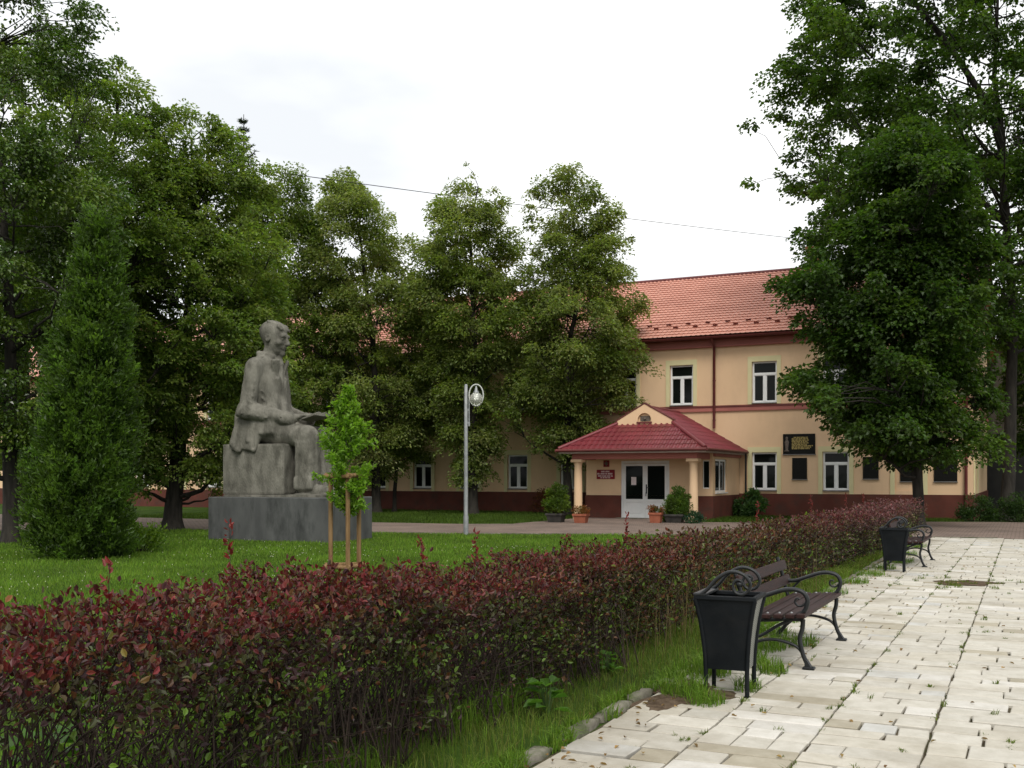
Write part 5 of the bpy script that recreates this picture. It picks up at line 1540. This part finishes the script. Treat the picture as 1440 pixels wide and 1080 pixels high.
A = unit(sd_[ix] + rng.normal(0, .45, (n, 3))); N = unit(np.stack([np.cos(az[ix]), np.sin(az[ix]), np.full(n, .4)], 1) + rng.normal(0, .5, (n, 3)))
L_ = .10 * rng.uniform(.6, 1.3, n); V, F, k = leaf_arrays(P, A, N, L_, L_ * .42)
sc = mix_cols(rng, ns_, [(.052, .100, .015), (.078, .13, .02), (.036, .072, .012)], .25)
np_mesh('crown', V, F, M['leaf'], th_, np.repeat(sc[ix] * np.exp(rng.normal(0, .18, (n, 1))), k, 0))
V, F = tubes_arrays([np.array([[0, 0, -.05], [0, 0, 3.0], [.08, .04, 6.5]])], [np.array([.12, .07, .01])], 8); np_mesh('trunk', V, F, M['bark'], th_, smooth=True)

# spruce whose tip stands above the lime trees
spr = empty('spruce_tree', (-32.9, 38.6, 0)); tag(spr, 'dark spruce whose pointed tip rises above the lime trees', 'tree')
paths, radii, Pn, An = [np.array([[0, 0, -.05], [0, 0, 9], [.05, 0, 18.5]])], [np.array([.22, .13, .015])], [], []
for z in np.arange(3.0, 18.3, .42):
    Lb = (18.7 - z) * .135 + .10
    nb = 7
    for b in range(nb):
        a = 2 * PI * b / nb + z * 2.3 + rng.normal(0, .2); dv = np.array([math.cos(a), math.sin(a), .28 if z > 15 else -.05])
        L2 = Lb * rng.uniform(.75, 1.15) * (1.5 if (abs(z - 16.6) < .3 and b == 0) else 1)
        pa = np.stack([np.array([0, 0, z]) + dv * L2 * t + np.array([0, 0, .25 * L2 * t * t - .3 * L2 * t * (1 - t)]) for t in (0, .35, .7, 1)]); paths.append(pa); radii.append(np.linspace(.03, .006, 4))
        m = int(12 + 70 * L2)
        t = rng.uniform(.12, 1, m); kx = t * 3; j = np.minimum(kx.astype(int), 2); p = pa[j] + (pa[j + 1] - pa[j]) * (kx - j)[:, None]
        Pn.append(p); An.append(unit(dv * .8 + rng.normal(0, .7, (m, 3)) + np.array([0, 0, .25])))
V, F = tubes_arrays(paths, radii, 5); np_mesh('trunk', V, F, M['bark'], spr, smooth=True)
Pn, An = np.concatenate(Pn), np.concatenate(An); n = len(Pn); keep = ~inside_building(Pn + np.array([-32.9, 38.6, 0])); Pn, An = Pn[keep], An[keep]; n = len(Pn)
V, F, k = leaf_arrays(Pn, An, unit(rng.normal(0, 1, (n, 3))), .17 * rng.uniform(.6, 1.2, n), np.full(n, .04)); np_mesh('crown', V, F, M['leaf'], spr, np.repeat(mix_cols(rng, n, [(.015, .03, .016), (.022, .04, .02)], .15), k, 0))

# overhead cable
cb = MB(); A0, B0 = Vector((-31.5, 10.0, 10.9)), Vector((-5.3, 78.9, 17.1)); pts = []
for i in range(41):
    t = i / 40; p = A0.lerp(B0, t); p.z -= 4 * .35 * t * (1 - t); pts.append(p)
cb.tube(pts, .014, 5); tag(cb.build('overhead_cable', M['rubber']), 'thin dark overhead cable crossing the sky above the trees', 'cable')

# ================================================================== hedge
rng = np.random.default_rng(200)
hedge = empty('purple_hedge', (-3.6, 15.5, 0)); tag(hedge, 'long waist-high hedge with dark red and purple leaves beside the paved path', 'hedge')
OFF = np.array([-3.6, 15.5, 0.0])
def hedge_top(y):
    return np.interp(y, [2, 3.2, 5.6, 8, 12, 20, 28], [1.08, 1.05, .95, .89, .87, .86, .98]) + .035 * np.sin(y * 1.7) + .035 * np.sin(y * 4.1 + 1) + .03 * np.sin(y * 9.3 + 2 * np.sin(y * 2))
def hedge_x(y):
    return -3.6 + .80 * np.clip((y - 7) / 21, 0, 1) + .04 * np.sin(y * .9)
def shoots(y0, y1, per_m, nl, leaf, ovate, name):
    n = int((y1 - y0) * per_m)
    by = rng.uniform(y0, y1, n)
    # bushes stand about 0.55 m apart; stems start near their centres
    bc = np.round(by / .55) * .55 + .08 * np.sin(by * 9)
    hx = hedge_x(by); bx = hx + np.where(by < 8.5, .12 + rng.uniform(-.42, .46, n), rng.normal(0, .12, n))
    base = np.stack([bx, bc + rng.normal(0, .07, n), np.zeros(n)], 1)
    top = hedge_top(by)
    kind = rng.random(n)
    bulge = .06 * np.sin(by * 5.2) + .05 * np.sin(by * 11.4 + 2)
    fx = .45 + .27 * np.clip((8.4 - by) / 1.6, 0, 1)
    tx = hx + np.where(kind < .5, -.48 + (fx + .46) * rng.uniform(0, 1, n), np.where(kind < .86, fx - .02 + bulge + rng.normal(0, .09, n), -.48 + rng.normal(0, .07, n)))
    tz = np.where(kind < .5, top * (1.02 - .16 * rng.uniform(0, 1, n) ** 2.2), top * (.97 - .75 * rng.uniform(0, 1, n) ** 1.5))
    long = rng.random(n) < .012
    tz = np.where(long & (kind < .5), tz + rng.uniform(.06, .2, n), tz)
    tip = np.stack([tx, by + rng.normal(0, .05, n), tz], 1)
    t = np.linspace(0, 1, 6)
    mid = base * .5 + tip * .5; mid[:, 0] = base[:, 0] * .75 + tip[:, 0] * .25; mid[:, 2] = tip[:, 2] * .62
    path = (base[:, None, :] * ((1 - t) ** 2)[None, :, None] + mid[:, None, :] * (2 * t * (1 - t))[None, :, None] + tip[:, None, :] * (t ** 2)[None, :, None])
    path[:, 1:5] += rng.normal(0, .018, (n, 4, 3))
    # leaves along the outer part of every shoot
    tt = 1 - rng.uniform(0, 1, (n, nl)) ** 1.5 * .55
    k = tt * 5; j = np.minimum(k.astype(int), 4); fr = (k - j)[..., None]
    ar = np.arange(n)[:, None]
    P = path[ar, j] * (1 - fr) + path[ar, j + 1] * fr
    D = unit((path[:, 5] - path[:, 3]))[:, None, :]
    P = (P + rng.normal(0, .022, P.shape)).reshape(-1, 3)
    si = np.repeat(np.arange(n), nl)
    nn = len(P)
    side = unit(rng.normal(0, 1, (nn, 3)))
    tl = tt.ravel()
    A = unit(np.repeat(D[:, 0], nl, 0) * (.35 + .5 * tl[:, None] ** 3) + side * .85 + np.array([0, 0, .12]))
    Nn = unit(np.array([0, 0, .75]) + rng.normal(0, .5, (nn, 3)) + np.array([.3, 0, 0]) * (P[:, :1] > hedge_x(P[:, 1])[:, None] + .2))
    L = leaf * rng.uniform(.55, 1.25, nn)
    # the shrubs are bare-legged: foliage thins out towards the ground, more so between bushes
    hh_ = P[:, 2] / hedge_top(P[:, 1])
    openn = .5 + .5 * np.sin(P[:, 1] * 3.3 + 1.4 * np.sin(P[:, 1] * 1.3))
    pk = np.clip((hh_ - .30 - .34 * openn) / .34, .06 + .30 * (1 - openn) ** 2, 1)
    pk = np.where(P[:, 1] > 8.5, np.maximum(pk, .55), pk)
    kp_ = rng.random(nn) < pk
    P, A, Nn, L, tl, si = P[kp_], A[kp_], Nn[kp_], L[kp_], tl[kp_], si[kp_]; nn = len(P)
    V, F, kk = leaf_arrays(P, A, Nn, L, L * .56, .22, ovate)
    # colour: young red tips on top, dark purple inside, greener towards the middle stretch
    h = P[:, 2] / hedge_top(P[:, 1])
    y = P[:, 1]
    red = np.array([.130, .020, .022]); purple = np.array([.036, .016, .016]); olive = np.array([.046, .052, .016]); brown = np.array([.100, .050, .024]); green = np.array([.07, .125, .016]); pink = np.array([.15, .075, .075])
    kred = (1 - .65 * np.exp(-((y - 13.5) / 4.5) ** 2)) * np.clip((h - .84) / .10, 0, 1) * np.clip(tl * 2 - .8, 0, 1) * rng.uniform(0, 1, nn)
    tone = rng.random(nn); patch = .5 + .5 * np.sin(y * 2.3 + 3 * np.sin(P[:, 2] * 4) + si % 7)
    kol = np.clip(.35 + .7 * patch * np.exp(-((y - 11.5) / 4.5) ** 2) + .3 * (h < .65), 0, .9)
    c = np.where((tone < kol)[:, None], olive, purple)
    c = np.where(((rng.random(nn) < .10 + .30 * np.exp(-((y - 12) / 4.0) ** 2)))[:, None], brown, c)
    c = np.where((rng.random(nn) < .10 + .16 * (h < .7))[:, None], green, c)
    c = c * (1 - kred[:, None]) + red * kred[:, None]
    kp = np.clip((y - 15) / 8, 0, 1) * rng.uniform(.2, .9, nn) * np.clip(h * 1.6 - .5, 0, 1)
    c = c * (1 - kp[:, None]) + pink * kp[:, None]
    c = c * np.exp(rng.normal(0, .28, (nn, 1)))
    np_mesh(name, V - OFF, F, M['leaf_purple'], hedge, np.repeat(np.clip(c, .004, .5), kk, 0))
    return path
p1 = shoots(2.0, 9.5, 290, 35, .037, True, 'foliage')
p2 = shoots(9.5, 28.2, 120, 24, .056, False, 'outlying_foliage')
rs = [np.linspace(.0065, .0016, 6)] * len(p1)
V, F = tubes_arrays([p - OFF for p in p1[::2]], rs[::2], 3); np_mesh('stem', V, F, M['stem'], hedge, smooth=True)
V, F = tubes_arrays([p - OFF for p in p2[::2]], [np.linspace(.008, .003, 6)] * len(p2[::2]), 3); np_mesh('outlying_stem', V, F, M['stem'], hedge, smooth=True)
# upright shoots that outgrew the trimming
Pl, Al, Cl = [], [], []; paths, radii = [], []
for (x, y, h_) in ((-3.95, 4.55, 1.34), (-3.9, 3.6, 1.2), (-3.95, 6.6, 1.15), (-3.9, 7.3, 1.17), (-3.8, 10.5, 1.2), (-3.7, 16.0, 1.22), (-3.6, 20.0, 1.25), (-3.5, 23.5, 1.25), (-3.4, 25.5, 1.2)):
    b = np.array([x, y, .8]); tpp = np.array([x + rng.normal(0, .03), y + rng.normal(0, .03), h_]); paths.append(np.stack([b, (b + tpp) / 2 + rng.normal(0, .006, 3), tpp]) - OFF); radii.append(np.array([.004, .003, .0015]))
    for u in np.linspace(.25, 1, 34):
        Pl.append(b + (tpp - b) * u - OFF + rng.normal(0, .008, 3)); Al.append(np.array([0, 0, .9]) + rng.normal(0, .7, 3)); Cl.append(np.array([.17, .03, .025]) * rng.uniform(.6, 1.3))
V, F = tubes_arrays(paths, radii, 4); np_mesh('tall_shoot', V, F, M['stem'], hedge)['kind'] = 'stuff'
n = len(Pl); L = .04 * rng.uniform(.7, 1.2, n); V, F, k = leaf_arrays(np.array(Pl), np.array(Al), rng.normal(0, 1, (n, 3)), L, L * .5, .2, True); np_mesh('tall_shoot_foliage', V, F, M['leaf_purple'], hedge, np.repeat(np.array(Cl), k, 0))

# ================================================================== grass and weeds
def vis_mask(P, lim=.53):
    d = -math.sin(YAW) * P[:, 0] + math.cos(YAW) * P[:, 1]; a = math.cos(YAW) * P[:, 0] + math.sin(YAW) * P[:, 1]
    return (d > 2.5) & (np.abs(a) < d * lim + 1.0), d
def near_edge(x):
    q = NEAR[::-1]; return np.interp(x, [p[0] for p in q], [p[1] for p in q])
def far_edge(x):
    q = FAR[::-1]; return np.interp(x, [p[0] for p in q], [p[1] for p in q])
GC = [(.080, .165, .014), (.108, .205, .018), (.060, .128, .012), (.15, .20, .035)]
def lawn(n, box, hh, ww, cond, name, label=None, cols=GC, lean=.5, seg2=False, drop=None):
    P = np.stack([rng.uniform(box[0], box[1], n), rng.uniform(box[2], box[3], n), np.zeros(n)], 1)
    vm, d = vis_mask(P); ok = vm & cond(P)
    if drop is not None: ok &= rng.random(n) < drop(d)
    P = P[ok]; d = d[ok]; m = len(P)
    sc_ = np.clip(d / 12, .6, 2.2)
    pn = .5 + .5 * np.sin(P[:, 0] * 1.9 + 1.3 * np.sin(P[:, 1] * 1.1)) * np.sin(P[:, 1] * 1.6 + np.sin(P[:, 0] * .8))
    H = hh * rng.uniform(.5, 1.4, m) * (.75 + .5 * pn); W = ww * sc_ * rng.uniform(.7, 1.3, m)
    V, F, k = blades(P, H, W, rng, lean, seg2)
    c = mix_cols(rng, m, cols, .18) * (.8 + .4 * pn)[:, None]
    o = np_mesh(name, V, F, M['grass'], None, np.repeat(np.clip(c, .004, .5), k, 0)); tag(o, label or 'short green grass of the lawn', 'grass', kind='stuff')
    return o
plinth_c, pr_ = np.array([-16.89, 21.65]), R(5)
def off_plinth(P):
    q = P[:, :2] - plinth_c; u = q[:, 0] * math.cos(pr_) + q[:, 1] * math.sin(pr_); v = -q[:, 0] * math.sin(pr_) + q[:, 1] * math.cos(pr_)
    return (np.abs(u) > 1.82) | (np.abs(v) > 1.02)
lawn(750000, (-27, -3.9, 2.5, 30), .055, .0085, lambda P: (P[:, 1] < near_edge(P[:, 0]) - .1) & off_plinth(P), 'lawn_grass', drop=lambda d: np.clip(12 / d, .35, 1.0) ** 1.3)
lawn(120000, (-32, -2.0, 30, 42), .09, .011, lambda P: (P[:, 1] > far_edge(P[:, 0]) + .1) & (P[:, 1] < 41.95) & ~((P[:, 0] > -15.6) & (P[:, 0] < -10.4) & (P[:, 1] > 31.5)), 'building_strip_grass', 'darker green grass strip along the building plinth', cols=[(.05, .09, .012), (.07, .11, .014), (.04, .075, .01)])
lawn(60000, (-4.2, -2.52, 3.0, 28.5), .10, .0062, lambda P: (P[:, 0] < -2.55 + .1 * np.sin(P[:, 1] * 3)), 'verge_grass', 'long unmown grass between the hedge and the path kerb', lean=.6, seg2=True, cols=[(.075, .155, .012), (.105, .20, .016), (.055, .12, .012), (.17, .16, .05), (.10, .07, .03)])
lawn(26000, (-4.9, -3.1, 2.4, 8.5), .19, .007, lambda P: np.sin(P[:, 1] * 2.7 + P[:, 0]) > -.35, 'hedge_foot_grass', 'taller grass growing among the stems at the near hedge foot', lean=.6, seg2=True)
# tufts invading the paving round the bin and the bench
def tufts(spots, name, label, hh, ww, cols=GC):
    Ps, Hs = [], []
    for (x, y, r, n, h_) in spots:
        a = rng.uniform(0, 2 * PI, n); q = r * np.sqrt(rng.uniform(0, 1, n)); Ps.append(np.stack([x + q * np.cos(a), y + q * np.sin(a) * 1.3, np.full(n, .012)], 1)); Hs.append(h_ * rng.uniform(.4, 1.3, n))
    P = np.concatenate(Ps); H = np.concatenate(Hs)
    V, F, k = blades(P, H, ww * rng.uniform(.7, 1.4, len(P)), rng, .7, True); c = mix_cols(rng, len(P), cols, .2)
    o = np_mesh(name, V, F, M['grass'], None, np.repeat(np.clip(c, .004, .5), k, 0)); tag(o, label, 'grass', kind='stuff')
sp = [(-2.22, 7.35, .16, 420, .17), (-2.0, 7.15, .13, 260, .13), (-1.86, 7.75, .10, 160, .12), (-2.3, 8.2, .2, 420, .16), (-2.15, 8.8, .2, 520, .17), (-1.85, 8.55, .12, 260, .13), (-2.2, 9.6, .24, 500, .14), (-1.98, 10.1, .22, 380, .11), (-2.3, 10.6, .18, 320, .12), (-2.4, 11.6, .2, 300, .12), (-2.35, 13, .2, 260, .11), (-2.35, 14.6, .2, 260, .12), (-2.3, 16.2, .2, 260, .12), (-2.25, 17.6, .22, 300, .12), (-2.2, 18.9, .2, 260, .12), (-2.1, 20.4, .25, 320, .12), (-2.2, 22.4, .25, 300, .13), (-2.25, 25, .25, 300, .13)]
for k in range(70): sp.append((-2.50 + rng.normal(0, .05), rng.uniform(4.4, 12), .07, 80, .10))
tufts(sp, 'edge_tufts', 'grass tufts invading the paving edge round bin and bench', .1, .006)
sp = []
for k in range(300):
    y = 4.6 + 22 * rng.uniform(0, 1) ** 1.3; xj = strips[rng.integers(1, 6)] + rng.normal(0, .012) if rng.random() < .6 else rng.uniform(-2.3, .6)
    sp.append((xj, y, rng.uniform(.012, .04), int(rng.integers(10, 34)), rng.uniform(.02, .05)))
for k in range(30): sp.append((-.8 + rng.normal(0, .5), 17.0 + rng.normal(0, .5), .06, 34, .05))
tufts(sp, 'joint_weeds', 'small weeds and moss growing in the paving joints', .03, .006, [(.09, .13, .015), (.13, .16, .03), (.06, .1, .012)])
# dry straw stalks and seed heads standing in the hedge
n = 230
P = np.stack([rng.normal(0, .10, n), np.where(rng.random(n) < .7, rng.normal(10.8, 1.5, n), rng.uniform(8, 17, n)), np.zeros(n)], 1); P[:, 0] += hedge_x(P[:, 1]) + .5; H = rng.uniform(.35, 1.0, n)
V, F, k = blades(P, H, np.full(n, .0045), rng, .42, True); o = np_mesh('dry_stalks', V, F, M['grass'], None, np.repeat(mix_cols(rng, n, [(.13, .095, .045), (.09, .065, .03), (.17, .13, .07)], .25), k, 0)); tag(o, 'dry straw-coloured stalks standing along the hedge foot', 'dry grass', kind='stuff')
# clover heads on the lawn
n = 1500
P = np.stack([rng.uniform(-20, -4.5, n), rng.uniform(6, 21, n), rng.uniform(.045, .075, n)], 1); pn = np.sin(P[:, 0] * .9 + 1.1) * np.sin(P[:, 1] * .8) + rng.normal(0, .5, n); vm, d = vis_mask(P); ok = vm & (pn > .0) & off_plinth(P); P = P[ok]; m = len(P)
a = .010; oct_ = np.array([(a, 0, 0), (0, a, 0), (-a, 0, 0), (0, -a, 0), (0, 0, a), (0, 0, -a)]); of = np.array([(0, 1, 4), (1, 2, 4), (2, 3, 4), (3, 0, 4), (1, 0, 5), (2, 1, 5), (3, 2, 5), (0, 3, 5)])
V = (P[:, None, :] + oct_[None]).reshape(-1, 3); F = (np.arange(m)[:, None, None] * 6 + of[None]).reshape(-1, 3)
o = np_mesh('clover_flowers', V, F, M['grass'], None, np.tile(np.array([[.5, .5, .42]]), (len(V), 1))); tag(o, 'white clover heads dotted over the lawn', 'flowers', kind='stuff')
# fallen leaves on the paving edge and grass
n = 420
P = np.stack([np.where(rng.random(n) < .7, rng.normal(-2.3, .2, n), rng.uniform(-2.3, .8, n)), rng.uniform(4.6, 22, n), np.full(n, .042)], 1)
V, F, k = leaf_arrays(P, rng.normal(0, 1, (n, 3)) * np.array([1, 1, .12]), np.array([[0, 0, 1.0]]) + rng.normal(0, .2, (n, 3)), .045 * rng.uniform(.5, 1.3, n), .024 * rng.uniform(.6, 1.2, n), .3, True)
o = np_mesh('fallen_leaves', V, F, M['grass'], None, np.repeat(mix_cols(rng, n, [(.20, .12, .05), (.12, .065, .03), (.28, .2, .09)], .25), k, 0)); tag(o, 'dry brown fallen leaves scattered along the path edge', 'leaves', kind='stuff')
# broad-leaved weeds at the hedge foot
for i, (x, y, s_) in enumerate(((-2.85, 6.35, .7), (-3.0, 7.9, .55), (-4.3, 3.6, 1.1))):
    root = empty('broadleaf_weed', (x, y, 0)); tag(root, ('large-leaved green weed at the near foot of the hedge', 'small broad-leaved weed at the hedge foot beside the verge grass', 'large-leaved weed behind the hedge at the lower left')[i], 'weed', 'weeds at the hedge foot')
    m = 16; az = rng.uniform(0, 2 * PI, m); h_ = rng.uniform(.08, .34, m) * s_; Pb = np.stack([np.cos(az) * .06 * s_, np.sin(az) * .06 * s_, h_], 1)
    V, F, k = leaf_arrays(Pb, np.stack([np.cos(az), np.sin(az), rng.uniform(-.1, .5, m)], 1), np.array([[0, 0, 1.0]]) + rng.normal(0, .25, (m, 3)), .17 * s_ * rng.uniform(.7, 1.2, m), .11 * s_ * rng.uniform(.8, 1.2, m), .2, True)
    np_mesh('leaf_rosette', V, F, M['leaf'], root, np.repeat(mix_cols(rng, m, [(.06, .14, .02), (.09, .19, .03)], .15), k, 0))
    V, F = tubes_arrays([np.stack([np.zeros(3), p]) for p in Pb], [np.array([.005, .003])] * m, 4); np_mesh('stem', V, F, M['leaf'], root, np.tile(np.array([[.06, .11, .03]]), (m * 8, 1)))
